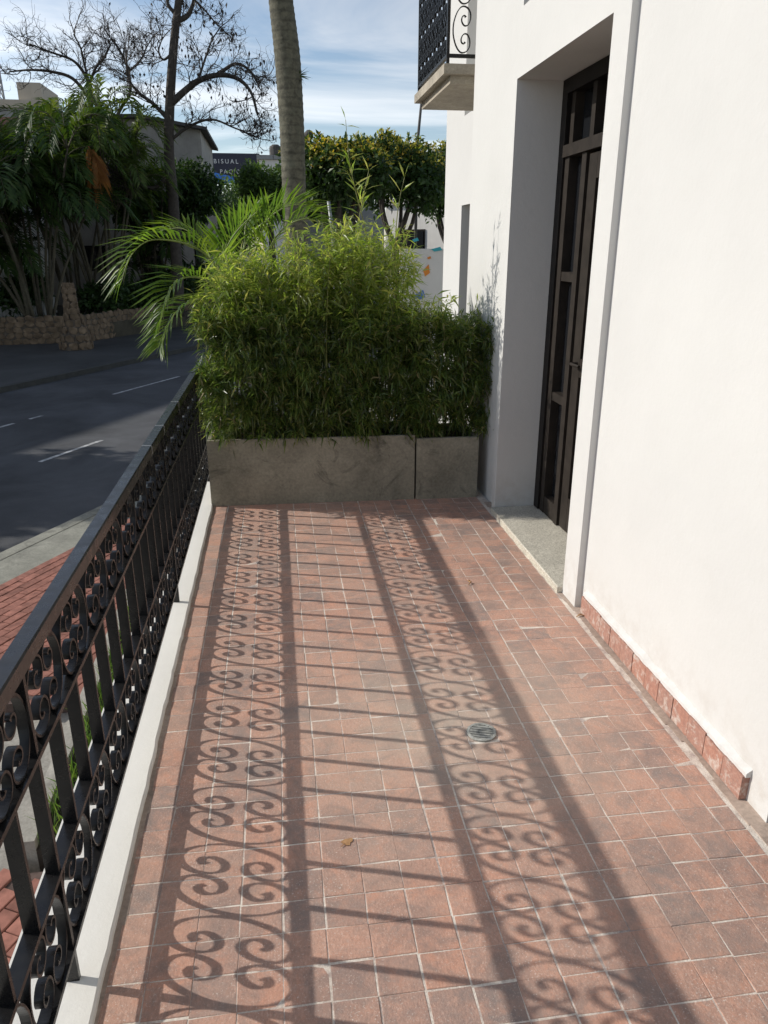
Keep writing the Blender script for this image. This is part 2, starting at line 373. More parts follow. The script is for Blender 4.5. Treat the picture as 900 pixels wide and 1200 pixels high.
def catmull(pts, n=8):
    P = [Vector(p) for p in pts]; P = [P[0] * 2 - P[1]] + P + [P[-1] * 2 - P[-2]]; o = []
    for i in range(1, len(P) - 2):
        for k in range(n):
            t = k / n; a, b, c, d = P[i - 1], P[i], P[i + 1], P[i + 2]
            o.append(.5 * ((2 * b) + (c - a) * t + (2 * a - 5 * b + 4 * c - d) * t * t + (3 * b - a - 3 * c + d) * t ** 3))
    o.append(P[-2]); return o

# ------------------------------------------------------------------ terrace
XL, XW = -.475, 1.345
TP, TR = .108, .0975
terr = struct(MB().box(-.69, 2.2, -1.6, 6.3, -1.72, -.010).build('terrace', MT['white']))
MB().box(XL, 1.36, -1.5, 6.25, -.010, -.0010).build('mortar_bed', MT['mortar'], terr)
# white ledge under the railing, its inner edge worn and uneven
lp = []
for i in range(160):
    y = -1.5 + i * 7.75 / 159
    lp.append((XL + .003 * mnoise.noise((y * 4, 1, 0)) + .005 * mnoise.noise((y * 37, 5, 0)), y))
mbl = MB()
for (x, y) in lp: mbl.v += [(-.70, y, -.0095), (-.70, y, .018), (x - .006, y, .018), (x, y, .012), (x + .002, y, -.0095)]
for i in range(len(lp) - 1):
    for k in range(4): mbl.f.append((i * 5 + k, i * 5 + k + 1, i * 5 + k + 6, i * 5 + k + 5))
mbl.f += [tuple(range(5)), tuple(len(mbl.v) - 1 - k for k in range(5))]
mbl.build('ledge', MT['ledge'], terr)
# dark gap filler between ledge and tiles, grout along the house wall
ge = MB()
for i in range(60):
    y = -1.0 + i * .1; w = .016 + .010 * mnoise.noise((y * 5, 3, 3))
    ge.box(XL - .004, XL + w, y, y + .1, -.005, .0006 + .0002 * (i % 2))
ge.build('edge_grout', MT['edge'], terr)
ge = MB()
for i in range(75):
    y = -1.0 + i * .1; w = .018 + .016 * mnoise.noise((y * 4, 7, 3))
    if y < 4.6: ge.box(1.345 - w, 1.40, y, y + .1, -.005, .0016 + .0003 * (i % 2))
ge.build('wall_grout', MT['edge'], terr)
tms = []
for k in range(6):
    r = random.Random(k); mb = MB(); j = lambda: r.uniform(-.0017, .0017)
    x, y, g = TP / 2, TR / 2, .0017
    cs = [(-x + g + j(), -y + g + j()), (x - g + j(), -y + g + j()), (x - g + j(), y - g + j()), (-x + g + j(), y - g + j())]
    for (z, s) in ((-.008, 1), (-.0010, 1), (0, .975)): mb.v += [(a * s, b * s, z + (r.uniform(-.0004, .0004) if s < 1 else 0)) for a, b in cs]
    for q in (0, 4):
        for i in range(4): mb.f.append((q + i, q + (i + 1) % 4, q + 4 + (i + 1) % 4, q + 4 + i))
    mb.f.append((8, 9, 10, 11)); tms.append(mb.mesh('tile', MT['tile']))
tl = []
for r in range(-6, 50):
    for c in range(17):
        y = 1.502 + (r - 10) * TR + TR / 2
        x = -.486 + c * TP + TP / 2
        y2 = y - (x - .8) * .02
        tl.append((x + .006 * mnoise.noise((c * .35, y * 1.1, 0)), y2 + .006 * mnoise.noise((y * .9, c * .3, 4)) + random.gauss(0, .0007), c))
vis = sorted([t for t in tl if t[1] > 1.10 and t[1] < 4.78], key=lambda t: t[1])
near = set(id(t) for t in vis[:300]); rest = MB()
for t in tl:
    k = random.randrange(6); sx = 1.0; x = t[0]
    if t[2] == 16: sx = .62; x -= TP * .19
    if t[2] == 0: sx = .86; x += TP * .07
    zz = random.uniform(-.0006, .0008); tx, ty = random.gauss(0, .004), random.gauss(0, .004)
    if id(t) in near:
        o = obj('tile', tms[k], terr, (x, t[1], zz), (tx, ty, random.gauss(0, .008))); o.scale.x = sx
    else:
        M = Matrix.Translation((x, t[1], zz)) @ Matrix.Rotation(random.gauss(0, .008), 4, 'Z') @ Matrix.Rotation(tx, 4, 'X') @ Matrix.Rotation(ty, 4, 'Y') @ Matrix.Diagonal((sx, 1, 1, 1))
        b = len(rest.v); rest.v += [tuple(M @ v.co) for v in tms[k].vertices]
        rest.f += [tuple(b + i for i in p.vertices) for p in tms[k].polygons]
stuff(rest.build('far_tiles', MT['tile'], terr))

# ------------------------------------------------------------------ terrace railing
XR = -.538
rail = thing('terrace_railing', 'black wrought iron terrace railing with scroll bands and moulded handrail', 'railing', (XR, 2.3, .018))
Y0, Y1 = -1.4, 5.62
prof = [(-.020, .829), (.016, .829), (.016, .835), (.019, .838), (.019, .867), (.016, .872), (-.019, .873), (-.022, .868), (-.022, .836)]
prof = [(a + XR, z) for a, z in prof]
hr = MB().prism(prof, Y0, Y1).build('handrail', MT['railtop'], rail)
for y in (1.02, 2.99, 3.35, 3.9, 4.96):                                # weld seams across the handrail
    s_ = MB().prism([(XR + (a - XR) * 1.03, .851 + (z - .851) * 1.03) for a, z in prof], y, y + .006).build('weld_seam', MT['galv'], hr)
ZR = (.114, .333, .637)
for z in ZR: MB().box(XR - .017, XR + .017, Y0, Y1, z - .006, z + .006).build('rail', MT['black'], rail)
posts = [1.35 + 1.97 * k for k in (-1, 0, 1, 2)]
pm = MB().box(-.014, .014, -.0065, .0065, 0, .812).mesh('post', MT['black'])
for y in posts: obj('post', pm, rail, (XR, y, .0175))
bm_ = MB().box(-.0155, .0155, -.005, .005, ZR[1] + .0062, ZR[2] - .0062).mesh('bar', MT['black'])
y = posts[0]
for i in range(1, 13 * 3 + 8):
    yy = posts[0] + i * 1.97 / 13
    if i % 13 and yy < Y1 - .02: obj('bar', bm_, rail, (XR, yy, 0))
def scroll_mesh(h, half, w, th, name='scroll', m=None):
    """C scroll: back at y = 0, both ends curled in towards y = half; h is the band height"""
    k = half / .123; kz = h / .239
    q = [(.004, .1195), (.007, .088), (.021, .048), (.042, .018), (.066, .005), (.096, .012), (.116, .036), (.117, .068), (.103, .094), (.083, .100), (.067, .090), (.059, .072), (.064, .055), (.078, .050), (.086, .058)]
    lo = catmull([(0, a * k, z * kz) for a, z in q], 4)
    pts = [Vector((0, p.y, h - p.z)) for p in reversed(lo)][:-1] + lo
    mb = MB(); n = len(pts)
    for i, p in enumerate(pts):
        t = (pts[min(i + 1, n - 1)] - pts[max(i - 1, 0)]).normalized(); nn = Vector((0, -t.z, t.y))
        e = min(i, n - 1 - i); tt = th * (1.9 if e < 2 else 1)
        for (a, b) in ((-1, -1), (1, -1), (1, 1), (-1, 1)):
            r = p + nn * tt / 2 * b; mb.v.append((w / 2 * a, r.y, r.z))
    for i in range(n - 1):
        for c in range(4):
            d = (c + 1) % 4; mb.f.append((i * 4 + c, i * 4 + d, i * 4 + 4 + d, i * 4 + 4 + c))
    mb.f += [(3, 2, 1, 0), tuple((n - 1) * 4 + c for c in range(4))]
    return mb.mesh(name, m or MT['black'])
U = 1.97 / 8
for (za, zb) in ((ZR[0] + .0062, ZR[1] - .0062), (ZR[2] + .0062, .8288)):
    sm = scroll_mesh(zb - za, U / 2 - .001, .019, .0055)
    i = 0
    while posts[0] + (i + 1) * U < Y1 + .2:
        ya = posts[0] + i * U
        if ya > -.8:
            obj('scroll', sm, rail, (XR, ya + .0005, za))
            o = obj('scroll', sm, rail, (XR, ya + U - .0005, za), (0, 0, math.pi))
        i += 1

# ------------------------------------------------------------------ house on the right
house = thing('white_house', 'white rendered house along the terrace with deep set dark door', 'house', (1.38, 3, -1.6))
XS, XM, XD = 1.345, 1.377, 1.645
wl = MB()
wl.box(XM, 2.6, 1.60, 3.03, -1.6, 6.4)
wl.box(XM, 2.6, 4.475, 5.47, -1.6, 6.4)
wl.box(XM, 2.6, -1.6, .25, -1.6, 6.4)
wl.box(XM, 2.6, .25, 1.60, 2.47, 6.4)
wl.box(XM + .36, 2.6, .25, 1.60, -1.6, 2.47)
wl.build('wall', MT['white'], house)
sr = MB()                                                             # projecting surround of the door bay
sr.box(XS, 2.59, 3.03, 3.19, -1.59, 6.39); sr.box(XS, 2.59, 4.405, 4.475, -1.59, 6.39)
sr.box(XS, 2.59, 3.19, 4.405, 2.475, 2.80)
sr.box(XS, 2.59, 3.19, 3.30, 2.80, 6.39); sr.box(XS, 2.59, 4.36, 4.405, 2.80, 6.39); sr.box(1.72, 2.59, 3.30, 4.36, 2.80, 6.39)
sr.box(1.73, 2.59, 3.19, 4.405, -1.59, 2.475)
sr.build('door_surround', MT['white'], house)
uw = MB().box(1.66, 1.70, 3.32, 4.34, 2.83, 4.6).build('window', MT['glass'], house)
fm = MB()
for a, b in ((3.301, 3.36), (4.30, 4.359)): fm.box(1.63, 1.719, a, b, 2.801, 4.7)
fm.box(1.632, 1.718, 3.36, 4.30, 2.801, 2.86); fm.build('window_frame', MT['wood2'], uw)
# set back wing
sb = MB(); XB = 2.1
sb.box(XB, 7, 8.72, 9.6, -1.6, 6.4); sb.box(XB, 7, 5.47, 7.3, -1.6, 6.4); sb.box(XB, 7, 7.3, 8.72, 2.06, 2.95)
sb.box(XB + .35, 7, 7.3, 8.72, -1.6, 2.06); sb.box(XB, 7, 7.3, 8.72, 5.2, 6.4); sb.box(XB + .35, 7, 7.3, 8.72, 2.95, 5.2)
sb.build('set_back_wing', MT['white'], house)
MB().box(XB + .26, XB + .349, 7.31, 8.71, -.5, 2.05).build('wing_window', MT['glass'], house)
MB().box(2.6, 7, -1.6, 5.469, -1.6, 6.4).build('house_core', MT['white'], house)
MB().box(1.2, 7.1, -1.7, 9.7, 6.4, 6.6).build('roof_slab', MT['white'], house)
MB().bbox(1.318, XD + .03, 3.192, 4.403, -.008, .035, .004).build('door_sill', MT['terr'], house)
# skirting of terracotta tiles
for i in range(12):
    h = .090 + .008 * mnoise.noise((i * 1.7, 0, 0)); y = 1.70 + i * .1065
    sk = MB().box(1.352 + random.uniform(-.0015, .0015), XM + .005, y + .0015, y + .1045, .004, h).build('skirting_tile', MT['skirt'], house)
lip = MB(); NL = 64                                                   # ragged edge of the wall paint above the skirting
for i in range(NL):
    y = 1.697 + i * 1.283 / (NL - 1); a = .0885 + .005 * mnoise.noise((y * 30, 4, 0)); d = .004 * mnoise.noise((y * 23, 0, 2)); h = .106 + .008 * mnoise.noise((y * 14, 2, 0))
    lip.v += [(XM + .003, y, a), (1.3575 + d, y, a), (1.3585 + d, y, h - .004), (XM + .003, y, h + .012)]
for i in range(NL - 1):
    for k in range(4): lip.f.append((i * 4 + k, i * 4 + (k + 1) % 4, i * 4 + 4 + (k + 1) % 4, i * 4 + 4 + k))
lip.f += [(0, 1, 2, 3), tuple((NL - 1) * 4 + k for k in (3, 2, 1, 0))]
lip.build('skirting_lip', MT['white'], house)
# the dark door with side light and transom
dr = MB(); FY0, FY1 = 3.194, 4.401
dr.box(XD - .04, XD + .07, 4.325, FY1, .036, 2.472); dr.box(XD - .04, XD + .07, FY0, 3.25, .036, 2.472)
dr.box(XD - .04, XD + .07, 3.25, 4.325, 2.40, 2.472); dr.build('door', MT['wood'], house); door = bpy.data.objects['door']
def dpart(name, m, *b): return MB().box(*b).build(name, m, door)
dpart('transom_bar', MT['wood2'], XD - .045, XD + .06, 3.25, 4.325, 2.085, 2.145)
for yy in (4.255, 3.975, 3.70, 3.43): dpart('transom_mullion', MT['wood2'], XD - .02, XD + .05, yy, yy + .05, 2.145, 2.40)
for a, b in ((4.025, 4.255), (3.75, 3.975), (3.48, 3.70)): dpart('transom_pane', MT['glass'], XD + .03, XD + .04, a, b, 2.1452, 2.3998)
dpart('stile', MT['wood2'], XD - .03, XD + .055, 4.255, 4.315, .036, 2.085)
dpart('stile', MT['wood2'], XD - .03, XD + .055, 4.015, 4.075, .036, 2.085)
for z in (.036, .755, 1.44): dpart('side_light_bar', MT['wood2'], XD - .026, XD + .05, 4.075, 4.255, z, z + (.11 if z < .1 else .05))
for z0, z1 in ((.146, .755), (.805, 1.44), (1.49, 2.085)): dpart('side_light_pane', MT['glass'], XD + .022, XD + .032, 4.0752, 4.2548, z0, z1)
lf = dpart('door_leaf', MT['wood2'], XD + .0, XD + .05, 3.26, 4.0, .045, 2.075)
for yy in (3.27, 3.89): MB().box(XD - .022, XD - .0005, yy, yy + .10, .046, 2.07).build('leaf_stile', MT['wood2'], door)
for z0, z1 in ((.046, .25), (.95, 1.05), (1.95, 2.07)): MB().box(XD - .021, XD - .0007, 3.37, 3.89, z0, z1).build('leaf_rail', MT['wood2'], door)
MB().tube([(XD - .022, 3.92, 1.02), (XD - .06, 3.92, 1.02), (XD - .065, 3.88, 1.02), (XD - .062, 3.80, 1.02)], .009, 8).build('door_handle', MT['wood2'], door)
nd2 = MB().box(1.70, XM + .359, .26, 1.59, .0, 2.46).build('second_door', MT['wood'], house)
# upper balcony of the wing
bal = MB(); bY0, bY1 = 6.2, 7.45
bal.prism([(1.325, 2.845), (1.325, 2.912), (XB + .001, 2.912), (XB + .001, 2.845)], bY0, bY1)
bal.build('upper_balcony', MT['stone_conc'], house); ub = bpy.data.objects['upper_balcony']
MB().box(1.385, XB + .002, bY0 + .05, bY1 - .05, 2.79, 2.8448).build('moulding', MT['stone_conc'], ub)
bx = 1.36
for z in (2.97, 3.93):
    MB().box(bx - .012, bx + .012, bY0 + .03, bY1 - .03, z - .012, z + .012).build('balcony_rail', MT['black'], ub)
    MB().box(bx + .0125, XB - .002, bY0 + .03, bY0 + .05, z - .012, z + .012).build('balcony_rail', MT['black'], ub)
for yy in (bY0 + .04, bY1 - .04): MB().box(bx - .011, bx + .011, yy - .011, yy + .011, 2.9125, 3.93).build('balcony_post', MT['black'], ub)
sm = scroll_mesh(.235, .085, .022, .008)
for i in range(7):
    for j in range(4):
        z = 2.985 + j * .235
        obj('balcony_scroll', sm, ub, (bx, bY0 + .05 + i * .165, z)); obj('balcony_scroll', sm, ub, (bx, bY0 + .05 + (i + 1) * .165, z), (0, 0, math.pi))
sm2 = scroll_mesh(.31, .14, .016, .007)
for j in range(3):
    for i in range(2):
        z = 2.985 + j * .313; xx = bx + .03 + i * .33
        obj('balcony_scroll', sm2, ub, (xx, bY0 + .04, z), (0, 0, -math.pi / 2)); obj('balcony_scroll', sm2, ub, (xx + .32, bY0 + .04, z), (0, 0, math.pi / 2))

# ------------------------------------------------------------------ concrete planters
def planter(x0, x1, y0, y1, z1, label, skew=0):
    r = thing('concrete_planter', label, 'planter', ((x0 + x1) / 2, (y0 + y1) / 2, .001), 'concrete planters across the terrace')
    t = .028
    MB().bbox(x0, x1, y0, y0 + t, .001, z1, .003).build('front_panel', MT['conc'], r)
    MB().bbox(x0, x1, y1 - t, y1, .001, z1 - .001, .003).build('back_panel', MT['conc'], r)
    MB().bbox(x0 + .001, x0 + t, y0 + t, y1 - t, .001, z1 - .002, .003).build('side_panel', MT['conc'], r)
    MB().bbox(x1 - t, x1 - .001, y0 + t, y1 - t, .001, z1 - .002, .003).build('side_panel', MT['conc'], r)
    MB().box(x0 + t, x1 - t, y0 + t, y1 - t, .002, z1 - .05).build('soil', MT['soil'], r)
    r.rotation_euler.z = skew
    return r
PY0, PY1 = 4.75, 5.20
planter(-.478, .880, PY0, PY1, .448, 'long grey concrete planter with dark water stains, against the black railing', -.026)
planter(.890, 1.312, PY0 - .03, PY1 - .05, .425, 'short grey concrete planter with dark damp patch, beside the white wall', -.026)

# ------------------------------------------------------------------ bamboo
def prof_(p, x):
    for (a, za), (b, zb) in zip(p, p[1:]):
        if a <= x <= b: return za + (zb - za) * (x - a) / (b - a)
    return p[0][1] if x < p[0][0] else p[-1][1]
BOX = [(-.62, 1.16), (-.45, 1.24), (-.2, 1.26), (.2, 1.24), (.6, 1.22), (1.0, 1.20), (1.42, 1.17)]              # clipped body of the hedge
TOP = [(-.62, 1.20), (-.50, 1.30), (-.33, 1.54), (-.1, 1.72), (.2, 1.70), (.42, 1.74), (.62, 1.78), (.8, 1.70), (.95, 1.56), (1.08, 1.28), (1.42, 1.20)]   # loose sprays above it
def bamboo(x0, x1, ncl, nculm, label, seed):
    r = random.Random(seed); g = np.random.default_rng(seed)
    root = thing('bamboo_hedge', label, 'bamboo', ((x0 + x1) / 2, 4.97, .40), 'bamboo hedges in the planters')
    P, D, Nn, Ln, Wd = [], [], [], [], []
    def cluster(x, y, z, o, m, sp=.62, ls=1.0):
        for k in range(m):
            d = o + g.normal(size=3) * sp; d[2] -= .22
            P.append((x + g.normal() * .008, y + g.normal() * .008, z + g.normal() * .010)); D.append(d); Nn.append(np.array([0, 0, 1.]) + g.normal(size=3) * .55)
            l = g.uniform(.045, .12) * ls; Ln.append(l); Wd.append(l * g.uniform(.085, .125) + .0015)
    for i in range(nculm):
        x = x0 + .06 + (x1 - x0 - .12) * (i + r.random() * .8) / nculm; y = r.uniform(PY0 + .05, PY1 - .08)
        zt = prof_(TOP, x) - r.uniform(-.02, .3); lx, ly = r.uniform(-.12, .12), r.uniform(-.05, .14)
        pts = catmull([(x, y, .385), (x + lx * .2, y + ly * .2, .75), (x + lx * .6, y + ly * .6, .385 + (zt - .385) * .7), (x + lx * 1.3, y + ly * 1.3, zt)], 5)
        MB().tube(pts, [max(.0016, .0058 - .0003 * k) for k in range(len(pts))], 5).build('culm', MT['culm'], root, True)
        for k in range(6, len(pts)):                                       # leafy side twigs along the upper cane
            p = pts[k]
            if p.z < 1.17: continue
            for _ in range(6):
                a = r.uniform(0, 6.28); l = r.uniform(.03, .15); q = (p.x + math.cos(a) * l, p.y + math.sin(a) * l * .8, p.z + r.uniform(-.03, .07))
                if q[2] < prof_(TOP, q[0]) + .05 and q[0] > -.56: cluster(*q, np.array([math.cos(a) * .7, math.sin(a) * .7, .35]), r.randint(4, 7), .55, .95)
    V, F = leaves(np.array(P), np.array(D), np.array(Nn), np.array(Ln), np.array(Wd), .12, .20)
    stuff(obj('sunlit_foliage', np_mesh('sunlit_foliage', V, F, MT['bamboolit']), root))  # sun on the upper sprays put into a lighter leaf colour than the body
    P.clear(); D.clear(); Nn.clear(); Ln.clear(); Wd.clear()
    n = 0
    while n < ncl:
        x = g.uniform(x0 - .035, x1 + .08); y = 4.965 + g.uniform(-1, 1) * .27
        zt = prof_(BOX, x) + .07 * mnoise.noise((x * 6, y * 6, seed)); z = .43 + (zt - .43) * g.beta(1.1, .95)
        if abs(y - 4.965) > .235 + .05 * mnoise.noise((x * 5, z * 5, 9)): continue
        if x < -.50 and z < .62: continue
        if (PY1 - .04 < y or y < PY0 - .0) and z < .47: continue
        if mnoise.noise((x * 9, y * 9, z * 7)) < .04 and g.random() < .9: continue
        if z > .62 and mnoise.noise((x * 2.6, y * 2.6, z * 2.6 + 5)) < -.45: continue
        n += 1
        o = np.array([(x - (x0 + x1) / 2) * .2, (y - 4.965) * 2.6, .15 + (z > zt - .12) * .5]) + g.normal(size=3) * .5
        cluster(x, y, z, o / np.linalg.norm(o), int(g.integers(4, 8)), .62, .82)
    V, F = leaves(np.array(P), np.array(D), np.array(Nn), np.array(Ln), np.array(Wd), .12, .24)
    stuff(obj('foliage', np_mesh('foliage', V, F, MT['bamboo']), root))
    return root
b1 = bamboo(-.48, .88, 9000, 66, 'dense leafy bamboo hedge growing out of the long planter', 3)
b2 = bamboo(.90, 1.33, 3000, 16, 'narrow bamboo hedge in the short planter, against the white wall', 5)
# tall shoots above the hedge
def shoot(path, nodes, root, seed, big=1.0):
    g = np.random.default_rng(seed)
    pts = catmull(path, 6)
    MB().tube(pts, [.0045 - .003 * i / len(pts) for i in range(len(pts))], 5).build('tall_shoot', MT['culm'], root, True)
    P, D, Nn, Ln, Wd = [], [], [], [], []
    for (k, m, sp) in nodes:
        p = np.array(pts[int(k * (len(pts) - 1))])
        for i in range(m):
            a = g.uniform(0, 6.28); d = np.array([math.cos(a), .5 * math.sin(a), sp + g.normal() * .35])
            P.append(p); D.append(d); Nn.append(np.array([0, -.4, 1.]) + g.normal(size=3) * .3); Ln.append(g.uniform(.07, .15) * big); Wd.append(g.uniform(.011, .017) * big)
    V, F = leaves(np.array(P), np.array(D), np.array(Nn), np.array(Ln), np.array(Wd), .1, .12)
    stuff(obj('shoot_leaves', np_mesh('shoot_leaves', V, F, MT['bamboolit']), root))  # shoots share the leaf colour lightened for sun
shoot([at(440, 330, 5.0), at(428, 268, 5.0), at(417, 225, 5.0), at(409, 186, 5.0), at(405, 140, 5.0)], [(.45, 4, .7), (.52, 4, .8), (.58, 5, .7), (.64, 5, .7), (.70, 4, .6), (.78, 4, .5), (.96, 3, .1), (1, 1, 2)], b1, 21)
shoot([at(425, 330, 5.05), at(420, 270, 5.05), at(425, 235, 5.05), at(432, 200, 5.05)], [(.5, 4, .8), (.65, 5, .8), (.8, 4, .8), (1, 3, 1)], b1, 22)
shoot([at(462, 330, 5.0), at(464, 270, 5.0), at(468, 235, 5.0), at(474, 208, 5.0)], [(.6, 3, .6), (.8, 3, .8), (1, 2, 2)], b1, 23)

# ------------------------------------------------------------------ palm fronds
def frond(name, pts, m, ms, parent, nl=34, ll=.28, lw=.022, rr=.010, up=.35, seed=0, start=.22, droop=.25, fwd=.75):
    g = np.random.default_rng(seed); pts = catmull(pts, 8); n = len(pts)
    rach = MB().tube(pts, [max(.0025, rr * (1 - .85 * i / n)) for i in range(n)], 5).build(name, ms, parent, True)
    A = np.array([tuple(p) for p in pts]); P, D, Nn, Ln, Wd = [], [], [], [], []
    for i in range(nl):
        t = start + (1 - start) * (i + .5) / nl; k = t * (n - 1); a = int(k); f = k - a; b = min(a + 1, n - 1)
        p = A[a] * (1 - f) + A[b] * f; tg = A[b] - A[max(a - 1, 0)]; tg = tg / (np.linalg.norm(tg) + 1e-9)
        side = np.cross(tg, [0, 0, 1.]); side = side / (np.linalg.norm(side) + 1e-6); nn = np.cross(side, tg)
        for s in (-1, 1):
            d = tg * (fwd + .5 * t) + side * s * .85 + nn * (up + g.normal() * .12) + g.normal(size=3) * .07
            l = ll * (.45 + 1.1 * math.sin(math.pi * min(1, .12 + .80 * (t - start) / (1 - start)))) / 1.45 * g.uniform(.88, 1.1)
            P.append(p); D.append(d); Nn.append(nn * 1.0 + side * s * -.35); Ln.append(l); Wd.append(lw * g.uniform(.8, 1.2))
    V, F = leaves(np.array(P), np.array(D), np.array(Nn), np.array(Ln), np.array(Wd), .18, droop)
    return rach, (V, F)
pot = thing('flower_pot', 'dark pot standing behind the bamboo planter', 'pot', (-.12, 5.78, .001))
MB().tube([(-.12, 5.78, .001), (-.12, 5.78, .30), (-.12, 5.78, .36), (-.12, 5.78, .37)], [.15, .20, .22, .21], 20).build('pot_body', MT['roofd'], pot, True)
MB().tube([(-.12, 5.78, .365), (-.12, 5.78, .375)], .19, 20).build('soil', MT['soil'], pot)
areca = thing('areca_palm', 'bright green areca palm with arching fronds behind the bamboo hedge', 'palm', (-.12, 5.78, .372))
def A_(u, v, y): return at(u, v, y)
base = Vector((-.12, 5.78, .372))
FR = [
    [A_(268, 340, 5.7), A_(250, 308, 5.55), A_(228, 290, 5.42), A_(200, 282, 5.3), A_(172, 283, 5.2), A_(152, 302, 5.12), A_(141, 334, 5.08)],
    [A_(266, 350, 5.7), A_(238, 350, 5.5), A_(218, 357, 5.4), A_(203, 370, 5.3), A_(194, 390, 5.25), A_(188, 405, 5.2)],
    [A_(264, 346, 5.7), A_(240, 328, 5.45), A_(215, 326, 5.3), A_(199, 342, 5.2), A_(188, 378, 5.15)],
    [A_(268, 340, 5.75), A_(262, 310, 5.7), A_(266, 290, 5.65), A_(280, 268, 5.6), A_(302, 247, 5.55)],
    [A_(288, 340, 5.8), A_(298, 300, 5.75), A_(308, 268, 5.7), A_(322, 250, 5.65), A_(346, 240, 5.6), A_(372, 248, 5.55)],
    [A_(298, 340, 5.7), A_(312, 300, 5.6), A_(328, 272, 5.5), A_(350, 258, 5.42), A_(370, 259, 5.38), A_(386, 276, 5.34)],
    [A_(280, 340, 5.9), A_(286, 290, 6.0), A_(290, 258, 6.1), A_(312, 236, 6.2)],
    [A_(268, 345, 5.8), A_(250, 310, 5.9), A_(238, 285, 6.0), A_(214, 268, 6.1), A_(188, 270, 6.2)],
]
fl = []
for i, f in enumerate(FR):
    mid = Vector((f[0].x * .6 + base.x * .4, f[0].y * .5 + base.y * .5, .9))
    stem = base + Vector((random.uniform(-.06, .06), random.uniform(-.06, .06), 0))
    MB().tube([stem, mid, f[0]], [.014, .012, .010], 6).build('stem', MT['arecas'], areca, True)
    r, (V, F) = frond('frond', f, MT['areca'], MT['arecas'], areca, nl=32 if i not in (3, 6) else 26, ll=.30 if i != 1 else .26, lw=.019, rr=.009, up=.45, seed=60 + i, start=.10 if i != 4 else .2, droop=.10 if i in (3, 4) else .22)
    o = obj('leaflets', np_mesh('leaflets', V, F, MT['areca']), r)

# ------------------------------------------------------------------ small things on the terrace
dn = thing('floor_drain', 'round slotted metal floor drain set in the terrace tiles', 'drain', (.65, 2.145, .001))
mb = MB(); R0, R1 = .052, .043
for k in range(28):
    a = 2 * math.pi * k / 28; mb.v += [(.65 + R0 * math.cos(a), 2.145 + R0 * math.sin(a), .001), (.65 + R0 * math.cos(a), 2.145 + R0 * math.sin(a), .006), (.65 + R1 * math.cos(a), 2.145 + R1 * math.sin(a), .0065), (.65 + R1 * math.cos(a), 2.145 + R1 * math.sin(a), .001)]
for k in range(28):
    j = (k + 1) % 28
    for c in range(3): mb.f.append((k * 4 + c, j * 4 + c, j * 4 + c + 1, k * 4 + c + 1))
mb.build('rim', MT['steel'], dn, False)
MB().tube([(.65, 2.145, .0006), (.65, 2.145, .0022)], R1, 24).build('sump', MT['hole'], dn)
for k in range(-4, 5):
    yy = k * .0095; h = math.sqrt(max(0, R1 * R1 - yy * yy))
    MB().box(.65 - h, .65 + h, 2.145 + yy - .0027, 2.145 + yy + .0027, .0024, .0056).build('grate_bar', MT['steel'], dn)
def litter(name, label, cat, x, y, s, m, seed, rot):
    r = random.Random(seed); mb = MB(); n = 12
    o = [(0, 0, .0018)]
    for k in range(n):
        a = 2 * math.pi * k / n; q = s * (1 + .25 * math.sin(3 * a + seed)) * r.uniform(.85, 1.1)
        o.append((q * math.cos(a), q * .75 * math.sin(a), .001 + r.random() * s * .08))
    mb.v = o + [(a, b, c - .0008) for a, b, c in o]
    for k in range(n): j = (k + 1) % n; mb.f.append((0, 1 + k, 1 + j)); mb.f.append((n + 1, n + 2 + j, n + 2 + k)); mb.f.append((1 + k, n + 2 + k, n + 2 + j, 1 + j))
    mb.v += []
    ob = mb.build(name, m); ob.location = (x, y, .0012); ob.rotation_euler.z = rot
    return tag(ob, label, cat)
dl = litter('dry_leaf', 'brown dry leaf lying on the tiles between bar shadows', 'leaf', .132, 1.70, .017, MT['dryleaf'], 1, .4)
MB().tube([(-.011, -.004, .003), (-.026, -.010, .003)], .0012, 4).build('stalk', MT['dryleaf'], dl)
def curl(name, label, x, y, pts):
    o = MB().tube([(a, b, c + .003) for a, b, c in pts], [.0025, .004, .003, .002], 5).build(name, MT['dryleaf'], None, True)
    o.location = (x, y, .001); return tag(o, label, 'twig')
p = at(553, 687, 1)
curl('twig', 'tiny curled brown twig lying on sunny tiles near the door sill', .905, 3.34, [(0, 0, 0), (.015, .02, .006), (.005, .04, .003), (.02, .05, .001)])
curl('twig', 'tiny dry twig lying in the corner of the door surround and skirting', 1.315, 2.93, [(0, 0, 0), (.02, .008, .008), (.04, -.004, .004), (.05, .01, .001)])

# ------------------------------------------------------------------ street
UX, UY = .454, .891                                                    # direction of the road
def rd(s, n, z=0): return Vector((UX * s + UY * n, UY * s - UX * n, z))
ZS = -1.6
def strip(name, m, n0, n1, s0, s1, z, th=.0, wob=0):
    mb = MB(); k = 24
    for i in range(k + 1):
        s = s0 + (s1 - s0) * i / k
        mb.v += [tuple(rd(s, n0, z)), tuple(rd(s, n1, z)), tuple(rd(s, n0, z - th)), tuple(rd(s, n1, z - th))]
    for i in range(k):
        a = i * 4; mb.f.append((a, a + 1, a + 5, a + 4))
        if th: mb.f += [(a, a + 4, a + 6, a + 2), (a + 1, a + 3, a + 7, a + 5)]
    if th: mb.f += [(0, 2, 3, 1), (k * 4, k * 4 + 1, k * 4 + 3, k * 4 + 2)]
    return mb.build(name, m)
gm = MB(); gm.v = [(-600, -400, ZS - .12), (600, -400, ZS - .12), (600, 900, ZS - .12), (-600, 900, ZS - .12)]; gm.f = [(0, 1, 2, 3)]
struct(gm.build('ground', MT['ground']))
NK, NF = -6.3, -14.15
road = struct(strip('road', MT['asph'], NF - .05, NK + .05, -40, 140, ZS))
